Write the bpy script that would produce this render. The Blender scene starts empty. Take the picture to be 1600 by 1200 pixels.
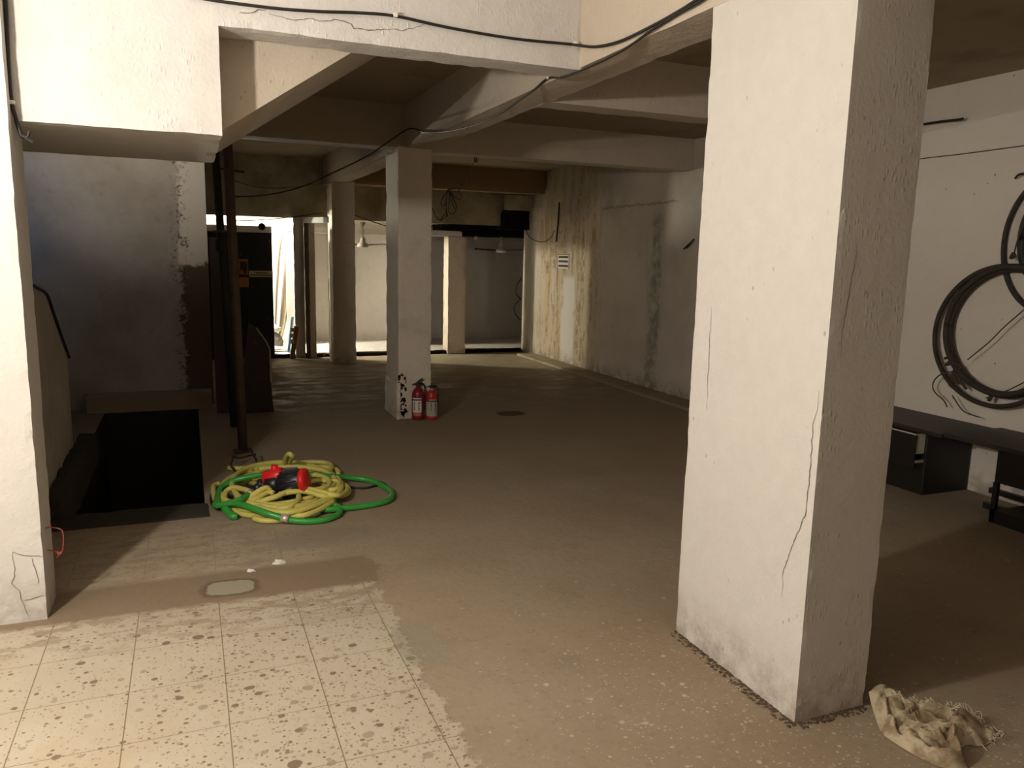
import bpy, bmesh, math, random
from mathutils import Vector, Matrix, noise as mnoise

scene = bpy.context.scene
COL = scene.collection

# ------------------------------------------------------------------ camera
F_PX, YAW, PITCH, ROLL, CAM_H = 1223.9, 0.39221, 0.163525, 0.0225475, 1.6
_fw = Vector((math.sin(YAW) * math.cos(PITCH), math.cos(YAW) * math.cos(PITCH), -math.sin(PITCH)))
_r0 = Vector((math.cos(YAW), -math.sin(YAW), 0))
_u0 = _r0.cross(_fw)
_rt = _r0 * math.cos(ROLL) + _u0 * math.sin(ROLL)
_up = -_r0 * math.sin(ROLL) + _u0 * math.cos(ROLL)
EYE = Vector((0, 0, CAM_H))
cam_data = bpy.data.cameras.new('camera')
cam_data.sensor_width = 36
cam_data.lens = 36 * F_PX / 1600
cam_data.clip_start = 0.05
cam = bpy.data.objects.new('camera', cam_data)
COL.objects.link(cam)
m = Matrix((_rt, _up, -_fw)).transposed().to_4x4()
m.translation = EYE
cam.matrix_world = m
scene.camera = cam

# ------------------------------------------------------------------ world, lamps, exposure
world = bpy.data.worlds.new('world')
scene.world = world
world.use_nodes = True
world.node_tree.nodes['Background'].inputs[0].default_value = (0.02, 0.018, 0.015, 1)
world.node_tree.nodes['Background'].inputs[1].default_value = 0.15
scene.view_settings.view_transform = 'Standard'
scene.view_settings.look = 'None'
scene.view_settings.gamma = 1
scene.view_settings.use_curve_mapping = False
scene.view_settings.exposure = 0.0


def point_light(name, loc, power, color, radius):
    d = bpy.data.lights.new(name, 'POINT')
    d.energy = power
    d.color = color
    d.shadow_soft_size = radius
    o = bpy.data.objects.new(name, d)
    o.location = loc
    COL.objects.link(o)
    return o


def area_light(name, loc, target, power, color, sx, sy):
    d = bpy.data.lights.new(name, 'AREA')
    d.shape = 'RECTANGLE'
    d.size = sx
    d.size_y = sy
    d.energy = power
    d.color = color
    o = bpy.data.objects.new(name, d)
    o.location = loc
    o.rotation_euler = (Vector(target) - Vector(loc)).to_track_quat('-Z', 'Y').to_euler()
    COL.objects.link(o)
    return o


point_light('stair_lamp', (-1.28, 1.97, 2.11), 222, (1.0, 0.95, 0.875), 0.06)       # bulb on the left wall of the near bay
point_light('side_room_lamp', (0.32, 12.95, 1.95), 430, (1.0, 0.97, 0.82), 0.04)   # bulb in the side room behind the black door
area_light('stair_daylight', (-1.95, 8.05, 1.98), (-1.3, 8.6, 1.92), 1.6, (0.42, 0.64, 1.0), 0.25, 0.40)   # daylight from the upper stair landing
o = area_light('stair_wall_fill', (-1.7, 6.0, 2.55), (-0.3, 8.6, 2.75), 4.5, (1.0, 0.90, 0.78), 0.3, 0.3)   # added warm fill for the stair wall, no lamp known there
o.data.spread = math.radians(60)


# ------------------------------------------------------------------ projection on known planes
def ray(x, y):
    return _fw + _rt * ((x - 800) / F_PX) - _up * ((y - 600) / F_PX)


def onz(x, y, z=0.0):
    d = ray(x, y)
    return EYE + d * ((z - CAM_H) / d.z)


def onx(x, y, X):
    d = ray(x, y)
    return EYE + d * (X / d.x)


def ony(x, y, Y):
    d = ray(x, y)
    return EYE + d * (Y / d.y)


# ------------------------------------------------------------------ node helpers
class NT:
    def __init__(s, name):
        s.m = bpy.data.materials.new(name)
        s.m.use_nodes = True
        s.t = s.m.node_tree
        s.b = s.t.nodes['Principled BSDF']
        s.co = s.t.nodes.new('ShaderNodeTexCoord').outputs['Object']

    def n(s, kind, **kw):
        x = s.t.nodes.new('ShaderNode' + kind)
        for k, v in kw.items():
            setattr(x, k, v)
        return x

    def put(s, sock, v):
        if v is None:
            return
        if hasattr(v, 'is_linked') or isinstance(v, bpy.types.NodeSocket):
            s.t.links.new(v, sock)
        else:
            if isinstance(v, tuple) and len(v) == 3 and sock.type == 'RGBA':
                v = (*v, 1)
            sock.default_value = v

    def math(s, op, a, b=None, c=None, clamp=False):
        x = s.n('Math', operation=op)
        x.use_clamp = clamp
        s.put(x.inputs[0], a)
        if b is not None:
            s.put(x.inputs[1], b)
        if c is not None:
            s.put(x.inputs[2], c)
        return x.outputs[0]

    def vec(s, scale=(1, 1, 1), loc=(0, 0, 0)):
        x = s.n('Mapping')
        s.put(x.inputs[0], s.co)
        x.inputs['Scale'].default_value = scale
        x.inputs['Location'].default_value = loc
        return x.outputs[0]

    def noise(s, scale, detail=4, rough=0.55, vec=None, dist=0.0):
        x = s.n('TexNoise')
        s.put(x.inputs['Vector'], vec or s.co)
        x.inputs['Scale'].default_value = scale
        x.inputs['Detail'].default_value = detail
        x.inputs['Roughness'].default_value = rough
        x.inputs['Distortion'].default_value = dist
        return x.outputs['Fac']

    def voro(s, scale, vec=None, feature='F1', rnd=1.0):
        x = s.n('TexVoronoi', feature=feature)
        s.put(x.inputs['Vector'], vec or s.co)
        x.inputs['Scale'].default_value = scale
        x.inputs['Randomness'].default_value = rnd
        return x

    def step(s, v, a, b):
        """smooth ramp 0..1 between a and b (b<a inverts)"""
        x = s.n('MapRange', interpolation_type='SMOOTHSTEP')
        s.put(x.inputs[0], v)
        if a < b:
            x.inputs[1].default_value, x.inputs[2].default_value = a, b
            x.inputs[3].default_value, x.inputs[4].default_value = 0, 1
        else:
            x.inputs[1].default_value, x.inputs[2].default_value = b, a
            x.inputs[3].default_value, x.inputs[4].default_value = 1, 0
        return x.outputs[0]

    def mul(s, *a):
        r = a[0]
        for b in a[1:]:
            r = s.math('MULTIPLY', r, b)
        return r

    def mix(s, f, a, b):
        x = s.n('Mix', data_type='RGBA')
        s.put(x.inputs[0], f)
        s.put(x.inputs[6], a)
        s.put(x.inputs[7], b)
        return x.outputs[2]

    def xyz(s):
        x = s.n('SeparateXYZ')
        s.put(x.inputs[0], s.co)
        return x.outputs

    def bump(s, h, strength=0.3, dist=0.02, prev=None):
        x = s.n('Bump')
        x.inputs['Strength'].default_value = strength
        x.inputs['Distance'].default_value = dist
        s.put(x.inputs['Height'], h)
        if prev is not None:
            s.put(x.inputs['Normal'], prev)
        return x.outputs[0]

    def done(s, col, rough=0.8, normal=None, metallic=0.0, spec=0.3):
        s.put(s.b.inputs['Base Color'], col)
        s.put(s.b.inputs['Roughness'], rough)
        s.b.inputs['Specular IOR Level'].default_value = spec
        s.put(s.b.inputs['Metallic'], metallic)
        if normal is not None:
            s.put(s.b.inputs['Normal'], normal)
        return s.m


def simple(name, col, rough=0.6, metallic=0.0, var=0.15, scale=20, bump=0.0, spec=0.4):
    k = NT(name)
    f = k.noise(scale, 3)
    c = k.mix(f, tuple(v * (1 - var) for v in col), tuple(min(1, v * (1 + var)) for v in col))
    nb = k.bump(k.noise(scale * 4, 3), bump, 0.01) if bump else None
    return k.done(c, rough, nb, metallic, spec)


def plaster(name, col=(0.70, 0.655, 0.60), dirt=(0.30, 0.25, 0.18), amount=0.25, lumps=0.35, specks=0.5,
            base_dirt=0.35, seed=0.0, rough_front=0.0):
    """old limewash over render: blotches, small pits, lumps, splash dirt near the floor"""
    k = NT(name)
    v = k.vec((1, 1, 1), (seed, seed * 2, seed * 3))
    X, Y, Z = k.xyz()
    big = k.noise(1.7, 5, 0.6, v)
    fine = k.noise(14, 5, 0.6, v)
    c = k.mix(fine, tuple(q * 0.93 for q in col), tuple(min(1, q * 1.05) for q in col))
    f = k.math('MULTIPLY', k.step(big, 0.5, 0.78), amount, clamp=True)
    c = k.mix(f, c, dirt)
    sv = k.voro(26, k.vec((1, 1, 0.55), (seed, 3, 1)))
    sm = k.mul(k.step(sv.outputs['Distance'], 0.16, 0.08), k.step(k.noise(3.1, 3, 0.6, v), 0.5, 0.62))
    c = k.mix(k.math('MULTIPLY', sm, specks), c, (0.16, 0.11, 0.07))
    lowf = k.mul(k.step(Z, 0.28, 0.0), k.step(k.noise(9, 5, 0.7, v), 0.32, 0.7))
    c = k.mix(k.math('MULTIPLY', lowf, base_dirt), c, (0.22, 0.15, 0.09))
    h = k.math('ADD', k.math('MULTIPLY', k.noise(60, 4, 0.6), 0.35), k.math('MULTIPLY', k.noise(9, 3, 0.5, v), 1.0))
    lv = k.voro(58, k.vec((1, 1, 0.45), (seed, 0, 2)))
    ld = k.math('ADD', lv.outputs['Distance'], k.math('MULTIPLY', k.math('SUBTRACT', k.noise(70, 3, 0.6, v), 0.5), 0.35))
    lsn = k.n('SeparateXYZ')
    k.put(lsn.inputs[0], lv.outputs['Color'])
    lump = k.mul(k.step(ld, 0.40, 0.08), lsn.outputs[0], k.step(k.noise(4, 3, 0.6, v), 0.46, 0.6))
    lf = lumps
    if rough_front:
        g = k.n('NewGeometry')
        sn = k.n('SeparateXYZ')
        k.put(sn.inputs[0], g.outputs['True Normal'])
        lf = k.math('ADD', lumps, k.math('MULTIPLY', k.step(sn.outputs[1], -0.6, -0.9), rough_front))
    h = k.math('ADD', h, k.math('MULTIPLY', lump, lf))
    return k.done(c, 0.85, k.bump(h, 0.35, 0.02), spec=0.2)


M = {}
M['plaster'] = plaster('limewash_plaster', (0.64, 0.605, 0.56), amount=0.15, specks=0.12, lumps=0.5)
M['plaster_dirty'] = plaster('dirty_plaster', amount=0.45, seed=4.2, specks=0.8)
M['pillar'] = plaster('pillar_plaster', (0.60, 0.56, 0.51), amount=0.10, lumps=0.12, specks=0.45, base_dirt=0.7, seed=1.3, rough_front=1.6)
M['pillar_left'] = plaster('left_pillar_plaster', (0.60, 0.56, 0.51), amount=0.10, lumps=0.15, specks=0.3, base_dirt=0.5, seed=3.9)
M['pillar_far'] = plaster('stained_pillar_plaster', (0.68, 0.585, 0.47), amount=0.6, specks=1.0, base_dirt=0.5, seed=7.7)
M['beam'] = plaster('beam_plaster', (0.53, 0.45, 0.355), amount=0.3, lumps=0.4, seed=2.1)
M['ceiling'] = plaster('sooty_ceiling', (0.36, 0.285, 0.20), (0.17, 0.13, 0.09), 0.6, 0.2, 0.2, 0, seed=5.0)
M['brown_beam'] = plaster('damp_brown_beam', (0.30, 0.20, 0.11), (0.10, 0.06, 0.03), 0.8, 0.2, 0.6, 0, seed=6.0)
M['crack'] = simple('crack_shadow_line', (0.16, 0.12, 0.085), 0.9)
M['black_void'] = simple('black_grime', (0.012, 0.010, 0.008), 0.9, spec=0.1)
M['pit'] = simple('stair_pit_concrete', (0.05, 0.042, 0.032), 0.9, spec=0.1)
M['soot'] = simple('soot', (0.014, 0.011, 0.009), 0.95, scale=6, spec=0.05)
M['black_cable'] = simple('black_cable', (0.02, 0.016, 0.013), 0.55)
M['old_cable'] = simple('dusty_cable', (0.045, 0.034, 0.025), 0.75, var=0.4, scale=40)
M['thin_wire'] = simple('thin_wire', (0.06, 0.045, 0.03), 0.7)
M['rust'] = simple('rusty_steel', (0.075, 0.048, 0.030), 0.75, var=0.5, scale=16, bump=0.2)
M['dark_steel'] = simple('dark_steel', (0.020, 0.016, 0.012), 0.7, var=0.4, scale=18)
M['white_clip'] = simple('white_plastic', (0.75, 0.72, 0.66), 0.5)
M['red_paint'] = simple('red_enamel', (0.20, 0.012, 0.010), 0.35, scale=8)
M['bright_red'] = simple('bright_red_enamel', (0.45, 0.025, 0.018), 0.35, scale=8)
M['red_plastic'] = simple('red_plastic', (0.72, 0.018, 0.016), 0.4, scale=8)
M['black_plastic'] = simple('black_plastic', (0.018, 0.018, 0.022), 0.38, scale=10, spec=0.5)
M['label_white'] = simple('paper_label', (0.66, 0.60, 0.52), 0.6, var=0.06)
M['label_grey'] = simple('worn_paper_label', (0.42, 0.37, 0.29), 0.7, var=0.3, scale=60)
M['ink'] = simple('dark_print', (0.06, 0.05, 0.05), 0.7)
M['pink_label'] = simple('pink_red_label', (0.55, 0.12, 0.11), 0.6)
M['clamp'] = simple('metal_clamp', (0.72, 0.62, 0.55), 0.4, 0.6)
M['yellow_hose'] = simple('yellow_hose', (0.60, 0.53, 0.13), 0.5, var=0.14, scale=9)
M['green_hose'] = simple('green_hose', (0.04, 0.30, 0.045), 0.32, var=0.15, scale=6, spec=0.5)
M['red_cord'] = simple('red_cord', (0.33, 0.075, 0.05), 0.7)
M['black_wood'] = simple('black_laminate', (0.014, 0.011, 0.009), 0.45, var=0.3, scale=5)
M['desk_top'] = simple('black_dusty_top', (0.030, 0.023, 0.017), 0.5, var=0.35, scale=4)
M['drawer_white'] = simple('white_drawer_side', (0.62, 0.57, 0.46), 0.5)
M['curtain'] = simple('off_white_cloth', (0.46, 0.41, 0.32), 0.85, var=0.05)
M['white_bag'] = simple('white_plastic_bag', (0.78, 0.75, 0.68), 0.6, bump=0.5)
M['grey_bag'] = simple('grey_dirty_bag', (0.22, 0.20, 0.17), 0.7, var=0.6, scale=22, bump=0.6)
M['blue_pole'] = simple('blue_paint', (0.10, 0.22, 0.42), 0.5)
M['brown_wood'] = simple('varnished_brown_wood', (0.25, 0.115, 0.04), 0.5, var=0.35, scale=14)
M['pale_wood'] = simple('pale_wood', (0.66, 0.48, 0.28), 0.6)
M['jamb'] = simple('beige_jamb', (0.40, 0.34, 0.26), 0.8, var=0.2)
M['fan_white'] = simple('white_enamel', (0.75, 0.72, 0.66), 0.4)
M['fan_grey'] = simple('dusty_fan', (0.28, 0.25, 0.20), 0.6)
M['fan_dark'] = simple('dark_fan_blade', (0.05, 0.04, 0.035), 0.6)
M['yellow_sign'] = simple('yellowed_sign', (0.62, 0.50, 0.24), 0.7)
M['orange'] = simple('orange_poster', (0.40, 0.16, 0.055), 0.7, var=0.75, scale=22)
M['dark_brown'] = simple('dark_brown_board', (0.040, 0.022, 0.016), 0.6, var=0.3)
M['dirt'] = simple('floor_dirt', (0.10, 0.066, 0.04), 0.95, var=0.5, scale=30, bump=0.6)
M['chip'] = simple('plaster_chip', (0.72, 0.68, 0.62), 0.8)


def mat_floor():
    k = NT('worn_concrete_and_tile_floor')
    X, Y, Z = k.xyz()
    n1 = k.noise(7, 5, 0.65)
    n2 = k.noise(1.3, 5, 0.6)
    n3 = k.noise(22, 5, 0.7)
    n4 = k.noise(3.4, 5, 0.62, k.vec((1, 1, 1), (3, 7, 0)))
    st = k.vec((1, 2.4, 1))
    nst = k.noise(6, 6, 0.7, st)
    # concrete
    c = k.mix(k.step(n2, 0.3, 0.7), (0.280, 0.205, 0.132), (0.31, 0.245, 0.168))
    c = k.mix(k.math('MULTIPLY', k.step(n4, 0.52, 0.72), 0.55), c, (0.225, 0.19, 0.135))
    c = k.mix(k.math('MULTIPLY', k.step(n3, 0.5, 0.75), 0.3), c, (0.12, 0.08, 0.05))
    c = k.mix(k.math('MULTIPLY', k.step(nst, 0.63, 0.78), 0.45), c, (0.38, 0.31, 0.22))
    # hall floor tone by place, with painted shade left and paler concrete right
    hall = k.step(Y, 4.2, 6.5)
    c = k.mix(k.math('MULTIPLY', hall, 0.35), c, (0.30, 0.225, 0.14))
    c = k.mix(k.math('MULTIPLY', k.mul(k.step(Y, 9.3, 10.4), k.step(n4, 0.3, 0.6), k.step(X, 1.9, 2.8)), 0.8), c, (0.36, 0.31, 0.20))  # paler concrete, lightened so the lamp's wedge of light shows
    c = k.mix(k.math('MULTIPLY', k.mul(k.step(Y, 6.6, 8.4), k.step(X, 2.8, 1.9)), 0.5), c, (0.13, 0.088, 0.052))  # dirt with shade painted in, left half of the far hall
    # lime speckle around the big pillar
    reg = k.mul(k.step(X, 0.75, 1.75), k.step(Y, 3.0, 2.2))
    reg = k.mul(reg, k.step(X, 2.75, 2.2))
    fj = k.math('MULTIPLY', k.math('SUBTRACT', n3, 0.5), 0.42)
    flakes = None
    for sc_, lo_, sh_ in ((26, 0.24, 2), (44, 0.27, 5), (75, 0.30, 8)):
        vv = k.voro(sc_, k.vec((1, 1.12, 1), (sh_, sh_ * 2, 0)))
        sn = k.n('SeparateXYZ')
        k.put(sn.inputs[0], vv.outputs['Color'])
        keep = k.step(k.math('ADD', k.math('ADD', sn.outputs[0], k.math('MULTIPLY', reg, 0.42)), k.math('MULTIPLY', k.math('SUBTRACT', n4, 0.5), 0.9)), 0.96, 0.99)
        q = k.mul(k.step(k.math('SUBTRACT', k.math('ADD', vv.outputs['Distance'], fj), k.math('ADD', k.math('MULTIPLY', sn.outputs[1], lo_), 0.08)), 0.03, -0.06), keep,
                  k.math('ADD', 0.35, k.math('MULTIPLY', sn.outputs[2], 0.65)))
        flakes = q if flakes is None else k.math('MAXIMUM', flakes, q)
    c = k.mix(k.math('MULTIPLY', k.mul(flakes, k.step(Y, 4.4, 3.4)), 0.75), c, (0.52, 0.44, 0.33))
    pk = k.noise(48, 3, 0.6, k.vec((1, 1, 1), (1, 9, 0)))
    c = k.mix(k.math('MULTIPLY', k.step(pk, 0.66, 0.72), 0.5), c, (0.09, 0.06, 0.04))
    # tiles
    ox, oy, s, sy = -0.5902, 3.2768, 0.3299, 0.3312
    tx = k.math('ABSOLUTE', k.math('SUBTRACT', k.math('FRACT', k.math('DIVIDE', k.math('SUBTRACT', X, ox - 0.5 * s), s)), 0.5))
    ty = k.math('ABSOLUTE', k.math('SUBTRACT', k.math('FRACT', k.math('DIVIDE', k.math('SUBTRACT', Y, oy - 0.5 * sy), sy)), 0.5))
    grout = k.math('MAXIMUM', k.step(tx, 0.0085, 0.0035), k.step(ty, 0.0065, 0.0028))
    tc = k.mix(k.step(n2, 0.35, 0.7), (0.44, 0.375, 0.28), (0.40, 0.335, 0.248))
    stain = k.mul(k.step(k.noise(2.3, 5, 0.6, k.vec((1, 1, 1), (9, 2, 0))), 0.48, 0.7), k.step(X, 0.35, -0.5))
    tc = k.mix(k.math('MULTIPLY', stain, 0.55), tc, (0.40, 0.29, 0.17))
    jag = k.math('MULTIPLY', k.math('SUBTRACT', n3, 0.5), 0.22)
    right = k.step(X, -0.45, 0.35)
    spots = None
    for sc_, lo_, sh_ in ((10, 0.18, 0), (16, 0.23, 3), (24, 0.26, 6), (34, 0.27, 15), (50, 0.28, 9), (85, 0.28, 12)):
        vv = k.voro(sc_, k.vec((1, 1.12, 1), (sh_, sh_ * 2, 0)))
        sn = k.n('SeparateXYZ')
        k.put(sn.inputs[0], vv.outputs['Color'])
        keep = k.step(sn.outputs[0], 0.60, 0.62)
        keep2 = k.step(k.math('ADD', k.math('ADD', sn.outputs[0], k.math('MULTIPLY', right, 0.30)), k.math('MULTIPLY', k.math('SUBTRACT', n4, 0.5), 0.8)), 0.66, 0.68)
        rr = k.math('MULTIPLY', sn.outputs[1], lo_)
        q = k.mul(k.step(k.math('SUBTRACT', k.math('ADD', vv.outputs['Distance'], jag), k.math('ADD', rr, 0.06)), 0.02, -0.03), keep2,
                  k.math('ADD', 0.45, k.math('MULTIPLY', sn.outputs[2], 0.55)))
        spots = q if spots is None else k.math('MAXIMUM', spots, q)
    tone = k.mix(k.noise(13, 2), (0.19, 0.145, 0.095), (0.12, 0.085, 0.05))
    tc = k.mix(k.math('MULTIPLY', spots, 0.95), tc, tone)
    tc = k.mix(k.math('MULTIPLY', grout, 0.92), tc, (0.20, 0.135, 0.08))
    e = k.math('SUBTRACT', n1, 0.5)
    e2 = k.math('SUBTRACT', n3, 0.5)
    xe = k.math('ADD', k.math('ADD', X, k.math('MULTIPLY', e, 0.24)), k.math('MULTIPLY', e2, 0.10))
    ye = k.math('ADD', Y, k.math('MULTIPLY', e, 0.10))
    m_near = k.mul(k.step(xe, 0.80, 0.765), k.step(ye, 3.66, 3.60))
    worn = k.mul(k.step(Y, 3.15, 3.55), k.step(k.math('ADD', nst, k.math('MULTIPLY', X, 0.05)), 0.47, 0.58))
    m_near = k.math('MULTIPLY', m_near, k.math('SUBTRACT', 1.0, k.math('MULTIPLY', worn, 0.85)))
    # the second, dirtier tile patch past the old wall line
    m_far = k.mul(k.step(k.math('ADD', X, k.math('MULTIPLY', e, 0.5)), 0.72, 0.55), k.step(k.math('ADD', Y, k.math('MULTIPLY', e, 0.16)), 3.97, 4.02),
                  k.step(k.math('ADD', Y, k.math('MULTIPLY', e, 0.3)), 4.80, 4.72))
    m_far = k.mul(m_far, k.step(nst, 0.62, 0.42))
    far_t = k.mix(0.55, tc, (0.30, 0.22, 0.13))
    c = k.mix(m_far, c, far_t)
    c = k.mix(m_near, c, tc)
    # dark worn channel where a partition was taken out
    ch = k.mul(k.step(k.math('ADD', Y, k.math('MULTIPLY', e, 0.04)), 3.60, 3.64), k.step(k.math('ADD', Y, k.math('MULTIPLY', e, 0.05)), 3.99, 3.94), k.step(xe, 0.86, 0.80))
    c = k.mix(k.math('MULTIPLY', ch, 0.75), c, k.mix(n3, (0.17, 0.115, 0.07), (0.215, 0.15, 0.095)))

    def blob(px, py, rx, ry, soft=0.25, amp=0.6):
        p = onz(px, py)
        dx = k.math('DIVIDE', k.math('SUBTRACT', X, p.x), rx)
        dy = k.math('DIVIDE', k.math('SUBTRACT', Y, p.y), ry)
        d = k.math('SQRT', k.math('ADD', k.math('POWER', k.math('ABSOLUTE', dx), 2.6), k.math('POWER', k.math('ABSOLUTE', dy), 2.6)))
        d = k.math('ADD', d, k.math('MULTIPLY', e, amp))
        return d
    d = blob(360, 918, 0.118, 0.082, amp=1.1)
    rim = k.step(d, 1.45, 1.1)
    c = k.mix(k.math('MULTIPLY', rim, 0.6), c, (0.10, 0.068, 0.04))
    pud = k.step(d, 1.0, 0.88)
    c = k.mix(pud, c, (0.295, 0.255, 0.185))
    d = blob(500, 838, 0.33, 0.17, amp=2.0)
    c = k.mix(k.math('MULTIPLY', k.step(d, 1.3, 0.4), 0.5), c, (0.20, 0.168, 0.118))
    d = blob(655, 1005, 0.10, 0.20)
    c = k.mix(k.math('MULTIPLY', k.step(d, 1.2, 0.7), 0.55), c, (0.245, 0.215, 0.155))
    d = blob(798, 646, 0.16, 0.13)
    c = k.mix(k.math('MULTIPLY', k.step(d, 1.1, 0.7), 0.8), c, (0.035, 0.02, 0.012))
    rough = k.math('SUBTRACT', 0.88, k.math('MULTIPLY', k.mul(k.step(k.noise(2.6, 4, 0.6, st), 0.42, 0.62), k.step(Y, 6.5, 9.0)), 0.42))
    rough = k.math('SUBTRACT', rough, k.math('MULTIPLY', m_near, 0.28))
    h = k.math('ADD', k.math('MULTIPLY', n3, 0.5), k.math('MULTIPLY', n1, 0.8))
    h = k.math('SUBTRACT', h, k.math('MULTIPLY', k.mul(grout, m_near), 0.6))
    h = k.math('ADD', k.math('MULTIPLY', h, k.math('SUBTRACT', 1.0, pud)), k.math('MULTIPLY', m_near, 0.6))
    return k.done(c, rough, k.bump(h, 0.35, 0.012), spec=0.3)


def mat_stair_wall():
    k = NT('mouldy_stair_wall')
    X, Y, Z = k.xyz()
    n1 = k.noise(1.6, 5, 0.6)
    n2 = k.noise(9, 6, 0.7)
    n3 = k.noise(26, 4, 0.7)
    c = k.mix(k.step(n1, 0.3, 0.7), (0.55, 0.50, 0.44), (0.40, 0.35, 0.29))
    c = k.mix(k.math('MULTIPLY', k.step(n2, 0.55, 0.75), 0.3), c, (0.20, 0.17, 0.13))
    xe = k.math('ADD', X, k.math('MULTIPLY', k.math('SUBTRACT', n2, 0.5), 0.35))
    xl = ony(283, 400, 8.6).x
    zb = ony(300, 415, 8.6).z
    wash = k.mul(k.step(xe, xl - 0.03, xl + 0.02), k.step(k.math('ADD', Z, k.math('MULTIPLY', k.math('SUBTRACT', n2, 0.5), 0.3)), zb - 0.03, zb + 0.03))
    c = k.mix(wash, c, (0.78, 0.71, 0.61))
    damp = k.mul(k.step(xe, xl - 0.03, xl + 0.02), k.step(k.math('ADD', Z, k.math('MULTIPLY', k.math('SUBTRACT', n2, 0.5), 0.3)), zb + 0.03, zb - 0.03))
    c = k.mix(damp, c, (0.15, 0.105, 0.07))
    edge = k.mul(k.step(k.math('ABSOLUTE', k.math('SUBTRACT', xe, xl)), 0.12, 0.02), k.step(n3, 0.52, 0.62))
    c = k.mix(k.math('MULTIPLY', edge, 0.8), c, (0.08, 0.06, 0.045))
    return k.done(c, 0.9, k.bump(n2, 0.3, 0.02), spec=0.15)


def mat_right_wall():
    k = NT('peeling_right_wall')
    X, Y, Z = k.xyz()
    n1 = k.noise(1.2, 5, 0.6)
    n2 = k.noise(8, 6, 0.7)
    n3 = k.noise(25, 5, 0.7)
    strk = k.noise(5, 6, 0.72, k.vec((1, 1, 0.13)))
    strk2 = k.noise(7, 7, 0.72, k.vec((1, 1, 0.22), (0, 4, 0)), 0.6)
    c = k.mix(k.step(n1, 0.3, 0.7), (0.60, 0.535, 0.44), (0.50, 0.435, 0.35))
    c = k.mix(k.math('MULTIPLY', k.step(n2, 0.58, 0.75), 0.25), c, (0.32, 0.28, 0.22))
    c = k.mix(k.step(Y, 6.2, 4.6), c, k.mix(n2, (0.70, 0.63, 0.54), (0.78, 0.71, 0.61)))  # near end painted paler in place of stronger lamp light
    # far bay: damp and peeling
    far = k.mul(k.step(Y, 9.1, 9.9), k.step(Y, 11.7, 11.1))
    c = k.mix(k.math('MULTIPLY', k.mul(far, k.step(strk, 0.36, 0.62)), 0.75), c, (0.50, 0.38, 0.20))
    pe = k.mul(far, k.step(strk2, 0.54, 0.58), k.step(n2, 0.42, 0.52))
    c = k.mix(k.math('MULTIPLY', pe, 0.85), c, (0.30, 0.16, 0.06))
    line = k.mul(far, k.step(k.math('ABSOLUTE', k.math('SUBTRACT', strk2, 0.53)), 0.016, 0.004))
    c = k.mix(k.math('MULTIPLY', line, 0.8), c, (0.16, 0.09, 0.04))
    flake = k.mul(k.step(k.math('ADD', Y, k.math('MULTIPLY', k.math('SUBTRACT', strk2, 0.5), 0.5)), 10.12, 10.2), k.step(k.math('ADD', Y, k.math('MULTIPLY', k.math('SUBTRACT', strk2, 0.5), 0.5)), 10.62, 10.5), k.step(Z, 1.35, 1.25))
    c = k.mix(flake, c, (0.66, 0.61, 0.53))
    # darker tone high in the far bay, and dark mould along the old plaster patch
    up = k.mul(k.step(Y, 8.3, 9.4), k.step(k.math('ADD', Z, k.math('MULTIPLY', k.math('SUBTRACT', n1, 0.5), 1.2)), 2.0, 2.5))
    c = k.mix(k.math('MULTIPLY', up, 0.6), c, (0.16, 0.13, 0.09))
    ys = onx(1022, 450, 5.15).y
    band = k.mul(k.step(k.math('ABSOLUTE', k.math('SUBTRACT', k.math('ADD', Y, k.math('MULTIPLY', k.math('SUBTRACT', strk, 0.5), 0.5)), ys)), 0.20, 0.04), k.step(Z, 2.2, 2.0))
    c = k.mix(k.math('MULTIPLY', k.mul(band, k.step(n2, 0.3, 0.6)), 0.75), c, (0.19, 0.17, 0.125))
    zt = onx(980, 322, 5.15).z
    seam = k.mul(k.step(k.math('ABSOLUTE', k.math('SUBTRACT', Z, k.math('ADD', zt, k.math('MULTIPLY', k.math('SUBTRACT', n2, 0.5), 0.12)))), 0.02, 0.006), k.step(Y, 7.6, 7.8), k.step(Y, 9.6, 9.3))
    c = k.mix(k.math('MULTIPLY', seam, 0.6), c, (0.2, 0.16, 0.11))
    # near part: pits and a faint dirt line
    pv = k.voro(9, k.vec((1, 1, 1), (0, 1, 5)))
    pit = k.mul(k.step(k.math('ADD', pv.outputs['Distance'], k.math('MULTIPLY', k.math('SUBTRACT', n3, 0.5), 0.1)), 0.07, 0.04), k.step(n1, 0.42, 0.55))
    c = k.mix(k.math('MULTIPLY', pit, 0.8), c, (0.13, 0.10, 0.07))
    low = k.mul(k.step(Z, 0.25, 0.0), k.step(n2, 0.35, 0.6))
    c = k.mix(k.math('MULTIPLY', low, 0.6), c, (0.16, 0.11, 0.07))
    h = k.math('ADD', n2, k.math('MULTIPLY', k.mul(far, strk2), 1.5))
    return k.done(c, 0.85, k.bump(h, 0.4, 0.02), spec=0.2)


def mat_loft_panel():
    k = NT('shaded_mildew_loft_panel')
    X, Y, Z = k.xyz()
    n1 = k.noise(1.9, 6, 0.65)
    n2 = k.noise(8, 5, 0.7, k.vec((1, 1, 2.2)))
    c = k.mix(k.step(n1, 0.32, 0.68), (0.46, 0.41, 0.29), (0.28, 0.235, 0.155))  # base tone darkened for a soft shadow on the panel, mildew blotches over it
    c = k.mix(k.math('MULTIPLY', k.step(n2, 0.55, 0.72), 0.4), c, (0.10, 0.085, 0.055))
    return k.done(c, 0.9, k.bump(n2, 0.25, 0.02), spec=0.15)


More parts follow.
